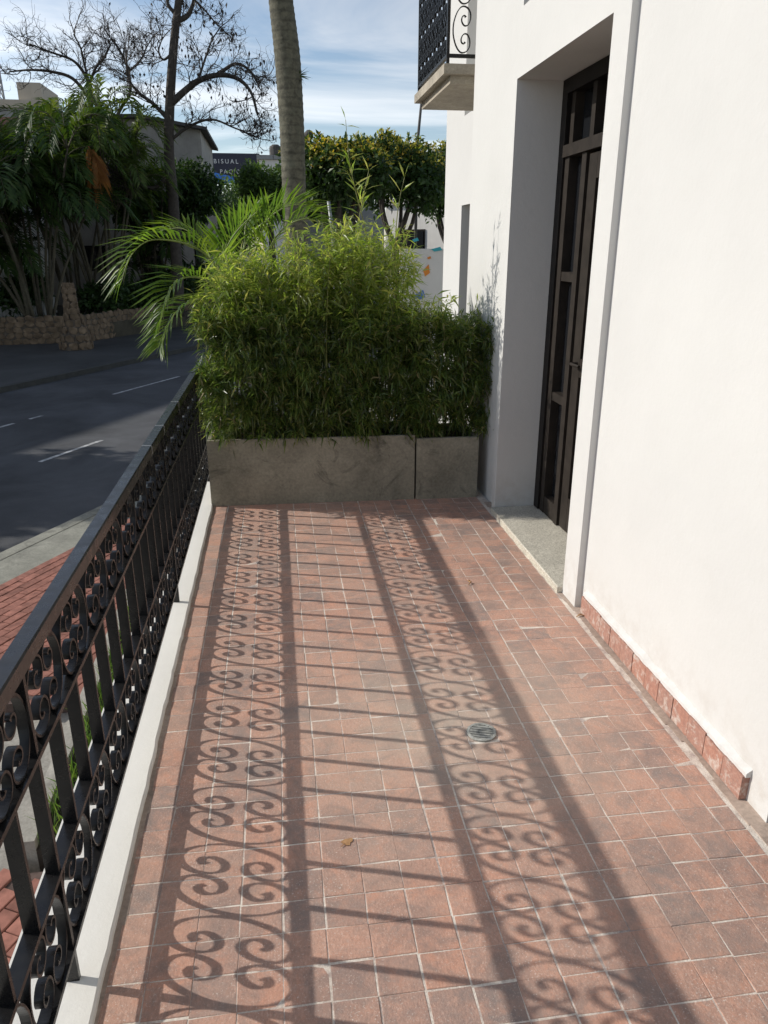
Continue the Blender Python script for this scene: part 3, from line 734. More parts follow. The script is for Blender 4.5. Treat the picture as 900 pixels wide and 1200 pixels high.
for i, (n, s0, s1) in enumerate(((-8.9, 9.0, 10.5), (-8.9, 13.6, 15.1), (-11.55, 14.2, 16.9), (-8.9, 18.5, 20), (-8.9, 4.4, 5.9), (-11.4, 10.6, 11.05), (-11.4, 11.45, 11.8), (-11.55, 6.0, 7.5), (-11.55, 19.5, 22), (-11.55, 24.5, 27))):
    strip('lane_marking', MT['paint'], n - .04, n + .04, s0, s1, ZS + .004).parent = road
strip('near_kerb', MT['kerb'], NK, NK + .16, -40, 140, ZS + .13, .2).parent = road
strip('far_kerb', MT['kerbd'], NF - .16, NF, -40, 140, ZS + .13, .2).parent = road  # far kerb in a much darker concrete than the near one
struct(strip('apron', MT['apron'], -21.2, NF - .162, -40, 140, ZS + .11, .15))
walk = struct(strip('pavement', MT['walk'], NK + .163, NK + 6.8, -14, 60, ZS + .08, .15))
strip('verge_strip', MT['kerb'], NK + .164, NK + .75, -14, 60, ZS + .125, .044).parent = walk
# red pavers: raised platform beside the verge strip
ZP = ZS + .20
pb = MB(); pv = []
pl, pw = .20, .10
n0 = NK + .76
pmesh = [MB().bbox(-pl / 2 + .003 + random.uniform(0, .002), pl / 2 - .003, -pw / 2 + .003, pw / 2 - .003 - random.uniform(0, .002), -.05, 0, .004).mesh('paver', MT['paver']) for _ in range(3)]
ang = math.atan2(UY, UX)
cand = []
for i in range(0, 34):
    for j in range(-10, 62):
        n = n0 + pw / 2 + i * pw; s = j * pl + (i % 2) * pl / 2 + 2
        q = rd(s, n)
        if q.x < -.95 and (4.82 < q.y < 11.5 or (2.2 < q.y < 3.15 and q.x > -2.2)): cand.append(q)
cand.sort(key=lambda q: q.y + abs(q.x + 2) * .6 - (3 if q.y > 4.5 else 0))
rest = MB()
for k, q in enumerate(cand):
    me = random.choice(pmesh); z = ZP + random.uniform(-.003, .003)
    if k < 290: obj('paver', me, walk, (q.x, q.y, z), (random.gauss(0, .008), random.gauss(0, .008), ang))
    else:
        M = Matrix.Translation((q.x, q.y, z)) @ Matrix.Rotation(ang, 4, 'Z'); b = len(rest.v)
        rest.v += [tuple(M @ v.co) for v in me.vertices]; rest.f += [tuple(b + i for i in p.vertices) for p in me.polygons]
o = rest.build('far_pavers', MT['paver'], walk); stuff(o)
def poly(name, m, pts, z0, z1, parent):
    return MB().prism([(a, b) for a, b in pts], z0, z1, 'z').build(name, m, parent)
pq = [rd(s, n) for s, n in ((11.6, n0 + .002), (4.0, n0 + .002))]
def nline(y, n): return (n + UX * y) / UY
poly('paver_bed', MT['paverj'], [(nline(4.80, n0), 4.80), (-.92, 4.80), (-.92, 11.6), (nline(11.6, n0), 11.6)], ZS + .081, ZP - .012, walk)
poly('paver_bed', MT['paverj'], [(-2.3, 2.1), (-.92, 2.1), (-.92, 3.2), (-2.3, 3.2)], ZS + .081, ZP - .012, walk)
# grass bed with a pale kerb along the foot of the terrace
poly('bed_kerb', MT['walk'], [(-1.47, 3.30), (-1.38, 3.30), (-1.38, 7.0), (-1.47, 7.0)], ZS + .0805, ZS + .30, walk)
bed = poly('bed_soil', MT['soil'], [(-1.379, 3.3), (-.71, 3.3), (-.71, 7.0), (-1.379, 7.0)], ZS + .0806, ZS + .24, walk)
n = 5200
P = np.stack([rng.uniform(-1.375, -.73, n), rng.uniform(3.32, 6.95, n), np.full(n, ZS + .24)], 1)
D = np.stack([rng.normal(0, .35, n), rng.normal(0, .35, n), np.ones(n)], 1)
V, F = leaves(P, D, rdir(n), rng.uniform(.08, .22, n), rng.uniform(.006, .011, n), .1, .12)
stuff(tag(obj('grass', np_mesh('grass', V, F, MT['grass'])), 'strip of green grass growing at the foot of the terrace', 'grass'))

# ------------------------------------------------------------------ garden across the road
ZG = ZS + .11
def on(u, v, z):
    c = Vector((u - 450, v - 600, FPX)); r = Vector((AX[0].dot(c), AX[1].dot(c), AX[2].dot(c))); t = (z - CAM_H) / r.z
    return Vector((r.x * t, r.y * t, z))
gw = [Vector((-16, 26.6, ZG)), Vector((-10, 27.0, ZG)), Vector((-6.7, 27.4, ZG)), Vector((-4.9, 31.0, ZG)), Vector((-3.6, 34.5, ZG)), Vector((-2.0, 38.5, ZG))]
gwall = thing('garden_wall', 'low rubble stone retaining wall along the garden across the road', 'wall', tuple(gw[2]))
rocks = []
for k in range(7):
    r = random.Random(k + 90); mb = MB(); n = 6 + k % 2
    ring = []
    for i in range(n):
        a = 2 * math.pi * (i + r.uniform(-.3, .3)) / n; q = min(1.25, .98 / max(abs(math.cos(a)), abs(math.sin(a)))) * r.uniform(.85, 1.0); ring.append((math.cos(a) * q, math.sin(a) * q))
    for (d, s) in ((.3, 1), (-.12, 1), (-.30, .84)): mb.v += [(a * s, d, b * s) for a, b in ring]
    for q in (0, n):
        for i in range(n): mb.f.append((q + i, q + (i + 1) % n, q + n + (i + 1) % n, q + n + i))
    mb.f.append(tuple(range(2 * n, 3 * n))); rocks.append(mb.mesh('stone', MT['stone']))
WH = .92; cnt = 0
for a, b in zip(gw, gw[1:]):
    d = (b - a); l = d.length; an = math.atan2(d.y, d.x); M = Matrix.Translation(a) @ Matrix.Rotation(an, 4, 'Z')
    MB().box(0, l, 0, .35, -.1, WH - .04, M).build('wall_core', MT['stonej'], gwall)
    if a.x < -10.5: continue
    rows = 5
    for ri in range(rows):
        x = random.uniform(-.1, .1); rh = WH / rows
        while x < l:
            w = random.uniform(.20, .36)
            p = M @ Vector((x + w / 2, .02, rh * (ri + .5) + random.uniform(-.02, .02)))
            if cnt < 295:
                o = obj('stone', rocks[random.randrange(7)], gwall, p, (random.uniform(-.1, .1), random.uniform(-.5, .5), an)); o.scale = (w * .585, .13, rh * .60); cnt += 1
            x += w
pil = thing('stone_pillar', 'rough stone pillar flaring out at its foot on the garden wall', 'pillar', tuple(on(90, 408, ZG)))
pc = on(90, 409, ZG); pc.y -= .15
mb = MB(); hts = [(0, .52), (.35, .44), (.7, .34), (1.0, .23), (1.35, .17), (1.85, .15), (2.0, .12)]
for z, r in hts:
    for k in range(14):
        a = 2 * math.pi * k / 14; q = r * (1 + .18 * mnoise.noise((math.cos(a) * 2, math.sin(a) * 2, z * 3)))
        mb.v.append((pc.x + q * math.cos(a), pc.y + .15 + q * .8 * math.sin(a), ZG + z))
for i in range(len(hts) - 1):
    for k in range(14): j = (k + 1) % 14; mb.f.append((i * 14 + k, i * 14 + j, (i + 1) * 14 + j, (i + 1) * 14 + k))
mb.f.append(tuple(range((len(hts) - 1) * 14, len(hts) * 14))); mb.build('core', MT['stonej'], pil)
for z, r in ((.12, .50), (.36, .44), (.60, .37), (.82, .30), (1.02, .23), (1.2, .20), (1.4, .18), (1.6, .17), (1.8, .16), (1.95, .14)):
    nn = max(5, int(r * 2 * math.pi / .27))
    for k in range(nn):
        a = 2 * math.pi * (k + random.random() * .4) / nn
        o = obj('stone', rocks[random.randrange(7)], pil, (pc.x + r * math.cos(a), pc.y + .15 + r * .8 * math.sin(a), ZG + z), (0, random.uniform(-.5, .5), a + math.pi / 2)); o.scale = (.155, .09, .13)
struct(MB().prism([(-16, 26.9), (-10, 27.3), (-6.6, 27.75), (-4.6, 31.2), (-3.3, 34.6), (-1.7, 38.7), (-6, 60), (-40, 60), (-40, 27)], ZG - .1, ZG + .55, 'z').build('garden_bed', MT['ground']))

def fence(p0, p1, z0, h, label, sl=.15):
    f = thing('picket_fence', label, 'fence', (p0[0], p0[1], z0)); d = Vector((p1[0] - p0[0], p1[1] - p0[1], 0)); l = d.length; an = math.atan2(d.y, d.x)
    M = Matrix.Translation((p0[0], p0[1], z0)) @ Matrix.Rotation(an, 4, 'Z')
    for z in (.3, h - .3): MB().box(0, l, .02, .06, z, z + .08, M).build('rail', MT['fencew'], f)
    me = MB().box(-.055, .055, -.015, .019, 0, h).mesh('slat', MT['fencew'])
    for i in range(int(l / sl)): obj('slat', me, f, M @ Vector((i * sl + .05, 0, 0)), (0, 0, an))
    return f
fence((-13, 30.6), (-8.2, 30.4), ZG + .5, 1.75, 'white slatted fence behind the thick palm clump in the shaded garden')
fence((-6.4, 33.4), (-4.4, 34.2), ZG + .5, 1.15, 'lower white slatted fence beside the bare tree trunk')

# white house behind the garden
gh = thing('garden_house', 'white two storey house with dark roof hidden behind the garden palms', 'house', (-7, 40, ZG))
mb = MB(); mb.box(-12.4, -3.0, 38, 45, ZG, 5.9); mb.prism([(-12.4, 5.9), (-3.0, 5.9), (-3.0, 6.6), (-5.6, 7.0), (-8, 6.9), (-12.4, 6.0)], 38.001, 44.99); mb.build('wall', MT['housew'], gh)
ro = MB().prism([(-12.8, 5.9), (-8, 6.9), (-5.6, 7.0), (-2.7, 6.55), (-2.7, 6.68), (-5.6, 7.14), (-8, 7.05), (-12.8, 6.05)], 37.6, 45.4).build('roof', MT['roofd'], gh)
for (x, z, w, h) in ((-6.4, 4.3, .9, 1.2), (-9, 4.3, 1.1, 1.2), (-5.6, .2, .9, 2.0), (-8.2, .6, 1.0, 1.1), (-11, 4.3, 1.1, 1.2)):
    wn = MB().box(x - w / 2, x + w / 2, 37.93, 37.998, z, z + h).build('window', MT['wood'], gh)
    MB().box(x - w / 2 + .07, x + w / 2 - .07, 37.90, 37.929, z + .07, z + h - .07).build('pane', MT['glass'], wn)
rh = thing('tiled_roof_house', 'low house with clay tile roof behind the palm clump', 'house', (-16, 33, ZG))
MB().box(-20, -10.0, 32, 37, ZG, 4.9).build('wall', MT['whitefar'], rh)
MB().prism([(31.3, 4.8), (34.5, 6.3), (37.6, 4.8), (37.6, 4.95), (34.5, 6.46), (31.3, 4.96)], -20.5, -9.6, 'x').build('roof', MT['rooft'], rh)
# far things above the trees
gb = thing('concrete_block', 'distant grey flat roofed building with a rooftop box', 'building', (-30, 78, ZG))
mb = MB().box(-42, -18.6, 74, 86, ZG, 12.7).build('wall', MT['greyw'], gb)
MB().box(-42.2, -18.4, 73.8, 86.2, 12.7, 13.3).build('parapet', MT['beige'], gb)
MB().box(-20.7, -18.8, 74.4, 80, 13.3, 14.7).build('rooftop_box', MT['beige'], gb)
for i in range(5): MB().box(-40 + i * 3.6, -38.4 + i * 3.6, 73.95, 73.999, 9.5, 11.2).build('window', MT['glass'], gb)
tw = thing('lattice_mast', 'tall steel lattice mast far behind the grey building', 'mast', (-36.6, 120, ZG))
def mastp(z, i):
    w = 2.2 - 1.5 * (z - ZG) / 46; a = math.pi / 4 + i * math.pi / 2; return Vector((-36.6 + w * math.cos(a), 120 + w * math.sin(a), z))
for i in range(4): MB().tube([mastp(ZG, i), mastp(42, i)], .16, 5).build('leg', MT['galv'], tw)
mb = MB()
for k in range(22):
    z0, z1 = ZG + k * 2, ZG + k * 2 + 2
    for i in range(4): mb.tube([mastp(z0, i), mastp(z1, (i + 1) % 4)], .07, 4); mb.tube([mastp(z0, (i + 1) % 4), mastp(z1, i)], .07, 4)
mb.build('bracing', MT['galv'], tw)
bbp = at(272, 195, 90)
bb = thing('billboard', 'dark navy billboard with white lettering and blue picture rising above the trees', 'billboard', (bbp.x, 90, ZG))
MB().box(bbp.x - 3.1, bbp.x + 3.0, 90, 90.25, bbp.z - 1.7, bbp.z + 1.3).build('panel', MT['board'], bb)
MB().prism([(bbp.x - 2.7, bbp.z - 1.65), (bbp.x + .2, bbp.z - 1.65), (bbp.x + .0, bbp.z - 1.0), (bbp.x - 1.4, bbp.z - .75), (bbp.x - 2.5, bbp.z - .45)], 89.96, 89.999).build('picture', MT['blue'], bb)
for dx_ in (-2, 2): MB().tube([(bbp.x + dx_, 90.4, ZG - .1), (bbp.x + dx_, 90.4, bbp.z + 1)], .15, 8).build('support', MT['galv'], bb)
def text(body, x, y, z, size, m, parent):
    cu = bpy.data.curves.new('lettering', 'FONT'); cu.body = body; cu.size = size; cu.extrude = .02; cu.space_character = 1.45
    o = bpy.data.objects.new('tmp', cu); C.objects.link(o); bpy.context.view_layer.update()
    me = bpy.data.meshes.new_from_object(o.evaluated_get(bpy.context.evaluated_depsgraph_get())); bpy.data.objects.remove(o)
    me.materials.clear(); me.materials.append(m)
    return obj('lettering', me, parent, (x, y, z), (math.pi / 2, 0, 0))
text('BISUAL', bbp.x - 1.95, 89.97, bbp.z + .28, .62, MT['letter'], bb)
text('PACIO', bbp.x - 1.35, 89.94, bbp.z - .72, .58, MT['letter'], bb)
fb = thing('flat_roof_building', 'far low flat roofed building carrying a dark water tank', 'building', (0, 76, ZG))
tp = at(322, 187, 74)
MB().box(tp.x - 1.4, tp.x + 9, 74, 84, ZG, tp.z).build('wall', MT['whitefar'], fb)
MB().box(tp.x - 1.6, tp.x + 2.2, 73.8, 84.2, tp.z, tp.z + .35).build('parapet', MT['greyw'], fb)
for i in range(4): MB().box(tp.x + i * 2.2, tp.x + 1.1 + i * 2.2, 73.95, 73.999, tp.z - 2.4, tp.z - .9).build('window', MT['glass'], fb)
wt = thing('water_tank', 'dark cylindrical water tank on the far flat roof', 'tank', (tp.x + .1, 75, tp.z + .35))
MB().tube([(tp.x + .1, 75, tp.z + .351), (tp.x + .1, 75, tp.z + 1.05), (tp.x + .1, 75, tp.z + 1.2)], [.55, .55, .5], 14).build('barrel', MT['roofd'], wt)
MB().tube([(tp.x + .1, 75, tp.z + 1.201), (tp.x + .1, 75, tp.z + 1.32)], [.4, .3], 14).build('lid', MT['roofd'], wt)

# white building at the bend of the road, behind the street trees
wb = thing('corner_building', 'low white building behind the blossoming street trees', 'building', (10, 50, ZG))
wp = at(452, 240, 46); Mw = Matrix.Translation((wp.x, 46, 0)) @ Matrix.Rotation(math.radians(-38), 4, 'Z')
MB().box(0, 16, 0, 8, ZG, wp.z, Mw).build('wall', MT['whitefar'], wb)
MB().box(-.2, 16.2, -.2, 8.2, wp.z, wp.z + .3, Mw).build('parapet', MT['whitefar'], wb)
for i in range(4):
    wn = MB().box(1.2 + i * 3.4, 2.6 + i * 3.4, -.05, -.002, 1.0, 2.6, Mw).build('window', MT['wood'], wb)
    MB().box(1.3 + i * 3.4, 2.5 + i * 3.4, -.08, -.052, 1.1, 2.5, Mw).build('pane', MT['glass'], wn)
gp = at(380, 238, 44)
gwl = tag(MB().box(gp.x - 1.5, at(450, 238, 44).x, 44, 44.4, ZG - .1, gp.z).build('boundary_wall', MT['greyw']), 'grey rendered boundary wall behind the slim grey post', 'wall')
bn = at(505, 300, 13.5)
bnr = thing('banner_board', 'white board printed with teal, orange and blue shapes behind the bamboo', 'sign', (bn.x, 13.5, ZS + .08))
MB().box(bn.x - .55, bn.x + .45, 13.5, 13.54, ZS + .6, bn.z + .12).build('panel', MT['whitefar'], bnr)
for dx_ in (-.5, .4): MB().tube([(bn.x + dx_, 13.56, ZS + .08), (bn.x + dx_, 13.56, bn.z + .1)], .02, 6).build('stake', MT['galv'], bnr)
for m, u, v, w, h in (('teal', 512, 292, .2, .08), ('teal', 487, 281, .12, .07), ('orange', 500, 317, .12, .2), ('bluep', 492, 346, .2, .18), ('orange', 503, 302, .07, .05)):
    q = at(u, v, 13.48); MB().prism([(q.x - w / 2, q.z), (q.x - w * .2, q.z - h / 2), (q.x + w / 2, q.z - h * .2), (q.x + w * .3, q.z + h / 2)], 13.485, 13.499).build('print', MT[m], bnr)

# ------------------------------------------------------------------ trees
def crown(clumps, n, size, m, parent, name='crown', seed=0, flat=.9, inner=.55, cond=None):
    g = np.random.default_rng(seed); vols = np.array([a[3] * a[4] * a[5] for a in clumps]) ** (2 / 3); vols /= vols.sum()
    idx = g.choice(len(clumps), n, p=vols); c = np.array([a[:3] for a in clumps])[idx]; r = np.array([a[3:6] for a in clumps])[idx]
    d = unit(g.normal(size=(n, 3))); rr = inner + (1 - inner) * g.random(n) ** .55
    lump = 1 + .20 * np.sin(d[:, 0] * 5 + idx * 2.1) * np.sin(d[:, 1] * 6 + idx) + .14 * np.sin(d[:, 2] * 9 + idx * 1.3 + d[:, 0] * 7)
    P = c + d * r * (rr * lump)[:, None]
    if cond is not None:
        k = cond(P, d, c, r, g); P, d = P[k], d[k]
    n = len(P); D = d * .5 + g.normal(size=(n, 3)) * .8; Nn = d + np.array([0, 0, .6]) + g.normal(size=(n, 3)) * .6
    V, F = leaves(P, D, Nn, g.uniform(.7, 1.3, n) * size, g.uniform(.38, .6, n) * size, .1, .1)
    return stuff(obj(name, np_mesh(name, V, F, m), parent))
def street_tree(u, Y, top, bot, wpx, label, seed, lean=0):
    r = random.Random(seed); k = Y / 870 * 1.06
    b = at(u, 300, Y); b = Vector((b.x, Y, ZS + .08)); zt = at(u, top, Y).z; zb = at(u, bot, Y).z; R = wpx * k / 2
    t = thing('street_tree', label, 'tree', tuple(b), 'clipped blossoming street trees')
    tb = MB(); fork = zb - .9
    tb.tube(catmull([b, b + Vector((.05, 0, (fork - b.z) * .5)), Vector((b.x + lean * .3, Y, fork))], 4), [.13 - .004 * i for i in range(9)], 8)
    cl = []
    for i in range(7):
        a = 2 * math.pi * i / 7 + r.random(); q = R * r.uniform(.45, .72)
        e = Vector((b.x + lean + q * math.cos(a), Y + q * math.sin(a), zb + (zt - zb) * r.uniform(.35, .62)))
        s = Vector((b.x + lean * .3, Y, fork)); mid = s.lerp(e, .5) + Vector((r.uniform(-.15, .15), r.uniform(-.15, .15), -.12))
        tb.tube(catmull([s, mid, e], 4), [.065 - .005 * j for j in range(9)], 6)
        cl.append((e.x, e.y, e.z, R * .52, R * .52, (zt - zb) * .40))
    cl.append((b.x + lean, Y, zb + (zt - zb) * .62, R * .62, R * .62, (zt - zb) * .37))
    tb.build('trunk', MT['bark'], t, True)
    crown(cl, 9000, .13, MT['treeleaf'], t, 'crown', seed, inner=.5)
    crown(cl, 7500, .10, MT['blossom'], t, 'blossom', seed + 1, inner=.9, cond=lambda P, d, c, r, g: (P[:, 2] + g.normal(size=len(P)) * .22 * (zt - zb) * .5 > zb + (zt - zb) * .66) & (d[:, 2] > .1))
    return t
street_tree(398, 14.8, 163, 242, 92, 'clipped dark green street tree with yellow tops, next to the thick palm trunk', 11)
street_tree(465, 18.5, 160, 246, 96, 'clipped dark green street tree with orange yellow tops and forked dark branches', 12)
street_tree(528, 22.0, 165, 258, 80, 'clipped street tree with yellow tops, tucked behind the corner of the white house', 13)

# royal palm
rp = thing('royal_palm', 'thick ringed grey palm trunk rising beyond the bamboo', 'palm', (.45, 12, ZS + .08))
Yp = 12.0
ctrl = [(352, 420), (348, 300), (345, 232), (342, 150), (337, 70), (329, 0), (322, -70), (318, -150)]
wid = [29, 26, 24.5, 25, 25.5, 23.5, 21.5, 20]
pts = [at(u, v, Yp) for u, v in ctrl]; pts[0].z = ZS + .05; pts[0].x = pts[1].x + .03
pc_ = catmull(pts, 26); rr = np.interp(np.linspace(0, 7, len(pc_)), range(8), [w * Yp / 870 * 1.03 / 2 for w in wid])
rr = rr * np.array([1 + (.022 if i % 3 == 0 else -.006) + .012 * mnoise.noise((i * .31, 2, 0)) for i in range(len(pc_))])
MB().tube(pc_, list(rr), 20).build('trunk', MT['royal'], rp, True)
topp = pc_[-1]
MB().tube([topp - Vector((0, 0, .05)), topp + Vector((-.02, 0, .9)), topp + Vector((-.03, 0, 1.5))], [.15, .13, .05], 14).build('crownshaft', MT['arecas'], rp, True)
for i in range(13):
    a = 2 * math.pi * i / 13 + random.uniform(-.15, .15); e = random.uniform(.2, 1.2); h = Vector((math.cos(a), math.sin(a), 0)); s = topp + Vector((0, 0, 1.35))
    f = [s, s + h * .7 + Vector((0, 0, .5 * e + .2)), s + h * 1.6 + Vector((0, 0, .5 * e)), s + h * 2.4 + Vector((0, 0, e * .5 - .7))]
    r, (V, F) = frond('frond', f, None, MT['arecas'], rp, nl=30, ll=.55, lw=.04, rr=.03, seed=200 + i)
    obj('leaflets', np_mesh('leaflets', V, F, MT['palmleaf']), r)
ep = thing('air_plant', 'small spiky air plant clinging to the side of the thick palm trunk', 'air plant', tuple(at(350, 90, 12)))
pe = np.array(at(349, 90, 12)) + [0, -.05, 0]; n = 46; d = rdir(n); d[:, 0] = np.abs(d[:, 0]) * 1.2
V, F = leaves(np.tile(pe, (n, 1)), d, rdir(n), rng.uniform(.08, .22, n), np.full(n, .012), .1, .1); obj('leaf_tuft', np_mesh('leaf_tuft', V, F, MT['palmleaf']), ep)

def palm_clump(center, stems, zr, label, seed, fl_=1.5, nf=7, m='palmleaf', spread=1.2, lean=1.6, nl=22, dead=0, lw=.085, elr=(.3, 1.3)):
    r = random.Random(seed); t = thing('garden_palm', label, 'palm', tuple(center), 'palms in the shaded garden')
    AV, AF, off = [], [], 0; DV, DF, doff = [], [], 0
    for i in range(stems):
        a = r.uniform(0, 6.28); q = r.random() ** .5
        b = Vector(center) + Vector((math.cos(a) * .35, math.sin(a) * .35, 0)); h = r.uniform(*zr)
        e = Vector(center) + Vector((math.cos(a) * lean * q, math.sin(a) * lean * q * .8, h)); mid = b.lerp(e, .5) + Vector((math.cos(a), math.sin(a), 0)) * -.12
        MB().tube(catmull([b, mid, e], 4), [.07 - .004 * j for j in range(9)], 6).build('trunk', MT['cane'], t, True)
        for k in range(nf):
            aa = 2 * math.pi * k / nf + r.uniform(-.3, .3); el = r.uniform(*elr); hh = Vector((math.cos(aa), math.sin(aa), 0)); L_ = fl_ * r.uniform(.75, 1.15)
            f = [e, e + hh * L_ * .3 + Vector((0, 0, L_ * .42 * el)), e + hh * L_ * .68 + Vector((0, 0, L_ * .45 * el)), e + hh * L_ + Vector((0, 0, L_ * (.45 * el - .38)))]
            rc, (V, F) = frond('frond', f, None, MT['cane'], t, nl=nl, ll=fl_ * .36, lw=lw, rr=.022, seed=seed * 100 + i * 10 + k, start=.12, droop=.3)
            obj('leaflets', np_mesh('leaflets', V, F, MT[m]), rc)
    for i in range(dead):
        e = at(104 + i * 7, 172 + i * 8, center[1] - 2.4)
        f = [e, e + Vector((.1, -.2, -.3)), e + Vector((.12, -.25, -.9)), e + Vector((.05, -.2, -1.5))]
        rc, (V, F) = frond('dead_frond', f, None, MT['deadleaf'], t, nl=22, ll=.5, lw=.09, rr=.03, seed=seed + i, start=.1, droop=.6); obj('leaflets', np_mesh('leaflets', V, F, MT['deadleaf']), rc)
    return t
ZB = ZG + .55
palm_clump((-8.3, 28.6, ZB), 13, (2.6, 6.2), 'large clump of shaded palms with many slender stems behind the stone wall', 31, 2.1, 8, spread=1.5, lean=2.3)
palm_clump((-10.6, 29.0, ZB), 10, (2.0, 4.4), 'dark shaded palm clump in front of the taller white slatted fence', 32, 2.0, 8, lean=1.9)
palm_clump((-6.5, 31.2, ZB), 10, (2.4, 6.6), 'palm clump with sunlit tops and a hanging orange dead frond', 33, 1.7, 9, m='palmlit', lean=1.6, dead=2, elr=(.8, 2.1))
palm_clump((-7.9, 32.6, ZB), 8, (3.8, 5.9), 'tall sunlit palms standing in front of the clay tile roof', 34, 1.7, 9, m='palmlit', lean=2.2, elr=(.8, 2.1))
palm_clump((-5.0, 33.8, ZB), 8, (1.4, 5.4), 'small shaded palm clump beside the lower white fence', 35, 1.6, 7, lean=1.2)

def branches(mb, p, d, length, rad, depth, r, tips, kink=.35, nseg=4, up=.12):
    pts = [Vector(p)]; d = Vector(d).normalized()
    for i in range(nseg):
        d = (d + Vector((r.gauss(0, kink), r.gauss(0, kink), r.gauss(0, kink) + up))).normalized() if i else d
        pts.append(pts[-1] + d * length / nseg)
    mb.tube(pts, [rad * (1 - .45 * i / nseg) for i in range(nseg + 1)], 5 if rad > .03 else 3, False)
    if depth <= 0: tips.append(pts[-1]); return
    for i in range(1, nseg + 1):
        for _ in range(2 if depth > 1 or r.random() < .6 else 1):
            if r.random() < .80:
                nd_ = (d + Vector((r.gauss(0, .75), r.gauss(0, .75), r.gauss(0, .7)))).normalized()
                branches(mb, pts[i], nd_, length * r.uniform(.45, .68), rad * .52, depth - 1, r, tips, kink, nseg, up)
def bare_tree(label, Y, limbs, radii, seed, name='bare_tree', twl=1.2, depth=2, pods=True, tw=.028):
    r = random.Random(seed); tr = [at(u, v, Y) for u, v in limbs[0]]; tr[0].z = ZB - .05
    t = thing(name, label, 'tree', tuple(tr[0]), 'bare trees in the garden')
    p = catmull(tr, 5); MB().tube(p, list(np.linspace(radii[0][0], radii[0][1], len(p))), 9).build('trunk', MT['bark'], t, True)
    tips = []; tw_ = MB()
    allp = [(p, .62)]
    for lm, rd_ in zip(limbs[1:], radii[1:]):
        q = [at(u, v, Y + dy_) for (u, v), dy_ in zip(lm, np.linspace(0, rd_[2], len(lm)))]; q = catmull(q, 5)
        MB().tube(q, list(np.linspace(rd_[0], rd_[1], len(q))), 6).build('limb', MT['bark'], t, True); allp.append((q, .15))
    for q, st in allp:
        n = len(q)
        for i in range(int(n * st), n):
            if r.random() < .62:
                d = (q[min(i + 1, n - 1)] - q[i - 1]).normalized() + Vector((r.gauss(0, .7), r.gauss(0, .7), r.gauss(.1, .6)))
                branches(tw_, q[i], d, twl * r.uniform(.6, 1.2), tw, depth, r, tips)
    stuff(tw_.build('twigs', MT['twig'], t))
    if pods:
        k = [x for x in tips if r.random() < .16]; P = np.array([tuple(x) for x in k]); n = len(P)
        V, F = leaves(P, np.stack([rng.normal(0, .3, n), rng.normal(0, .3, n), -np.ones(n)], 1), rdir(n), rng.uniform(.10, .22, n), rng.uniform(.06, .11, n), .2, 0)
        stuff(obj('seed_pods', np_mesh('seed_pods', V, F, MT['twig']), t))
    return t
bare_tree('tall dark bare tree with long crooked limb beside the lower white fence', 31.5,
    [[(204, 300), (203, 240), (198, 180), (199, 120), (203, 60), (207, 20), (213, -30), (216, -90)],
     [(200, 122), (215, 108), (232, 95), (255, 88), (278, 92), (294, 108), (302, 135)], [(255, 88), (275, 75), (292, 82), (303, 100)],
     [(207, 25), (220, 18), (228, 0), (236, -25)], [(204, 15), (196, 2), (200, -20)], [(197, 140), (180, 122), (162, 108), (150, 90), (148, 62)],
     [(232, 95), (240, 70), (248, 48), (256, 35)], [(199, 165), (222, 148), (248, 140), (275, 150), (300, 160)], [(198, 205), (180, 220), (150, 212), (125, 195)],
     [(228, 0), (240, 12), (255, 30)], [(204, 60), (192, 70), (186, 60), (190, 45)]],
    [(.23, .10), (.13, .045, -.8), (.07, .03, .6), (.10, .05, .5), (.07, .04, 0), (.08, .03, .8), (.05, .02, 0), (.06, .02, -.6), (.09, .04, -.5), (.04, .02, 0), (.05, .02, 0)], 5, twl=1.05, tw=.022)
bare_tree('spreading leafless tree rising over the palm crowns', 40.0,
    [[(110, 330), (108, 220), (107, 150), (105, 98)], [(105, 98), (96, 82), (84, 70), (62, 62), (36, 52)], [(105, 115), (85, 92), (60, 84), (35, 82), (12, 84)],
     [(105, 98), (112, 80), (122, 68), (130, 52)], [(104, 95), (98, 72), (94, 55), (86, 40)], [(108, 200), (140, 130), (152, 110), (150, 80), (138, 55), (130, 45)], [(150, 85), (165, 70), (172, 55), (180, 42)]],
    [(.22, .11), (.09, .03, -.5), (.09, .03, .6), (.07, .03, .4), (.06, .03, -.4), (.10, .03, .5), (.05, .02, 0)], 9, twl=1.15, pods=False, tw=.026)

def round_tree(u, Y, top, bot, wpx, label, seed, nleaf=7000, m='darkleaf', size=.2):
    r = random.Random(seed); k = Y / 870 * 1.05; b = at(u, 280, Y); zt = at(u, top, Y).z; zb = at(u, bot, Y).z; R = wpx * k / 2
    t = thing('round_tree', label, 'tree', (b.x, Y, ZG), 'dense green trees across the road')
    MB().tube([(b.x, Y, ZG - .05), (b.x + .1, Y, (ZG + zb) / 2), (b.x, Y, zb + (zt - zb) * .4)], [.25, .18, .12], 8).build('trunk', MT['bark'], t, True)
    cl = [(b.x, Y, (zt + zb) / 2, R * .75, R * .75, (zt - zb) * .45)]
    for i in range(9):
        a = 2 * math.pi * i / 9 + r.random(); q = R * r.uniform(.4, .7); cl.append((b.x + q * math.cos(a), Y + q * math.sin(a), zb + (zt - zb) * r.uniform(.3, .72), R * .42, R * .42, (zt - zb) * .3))
    crown(cl, nleaf, size, MT[m], t, 'crown', seed, inner=.55); return t
round_tree(317, 42, 191, 262, 62, 'rounded dense green tree in front of the flat roofed building', 51, 8000, 'midleaf')  # brighter leaf colour stands in for sun on this crown
round_tree(229, 36, 188, 268, 54, 'dark bushy tree under the billboard beside the bare trunk', 52)
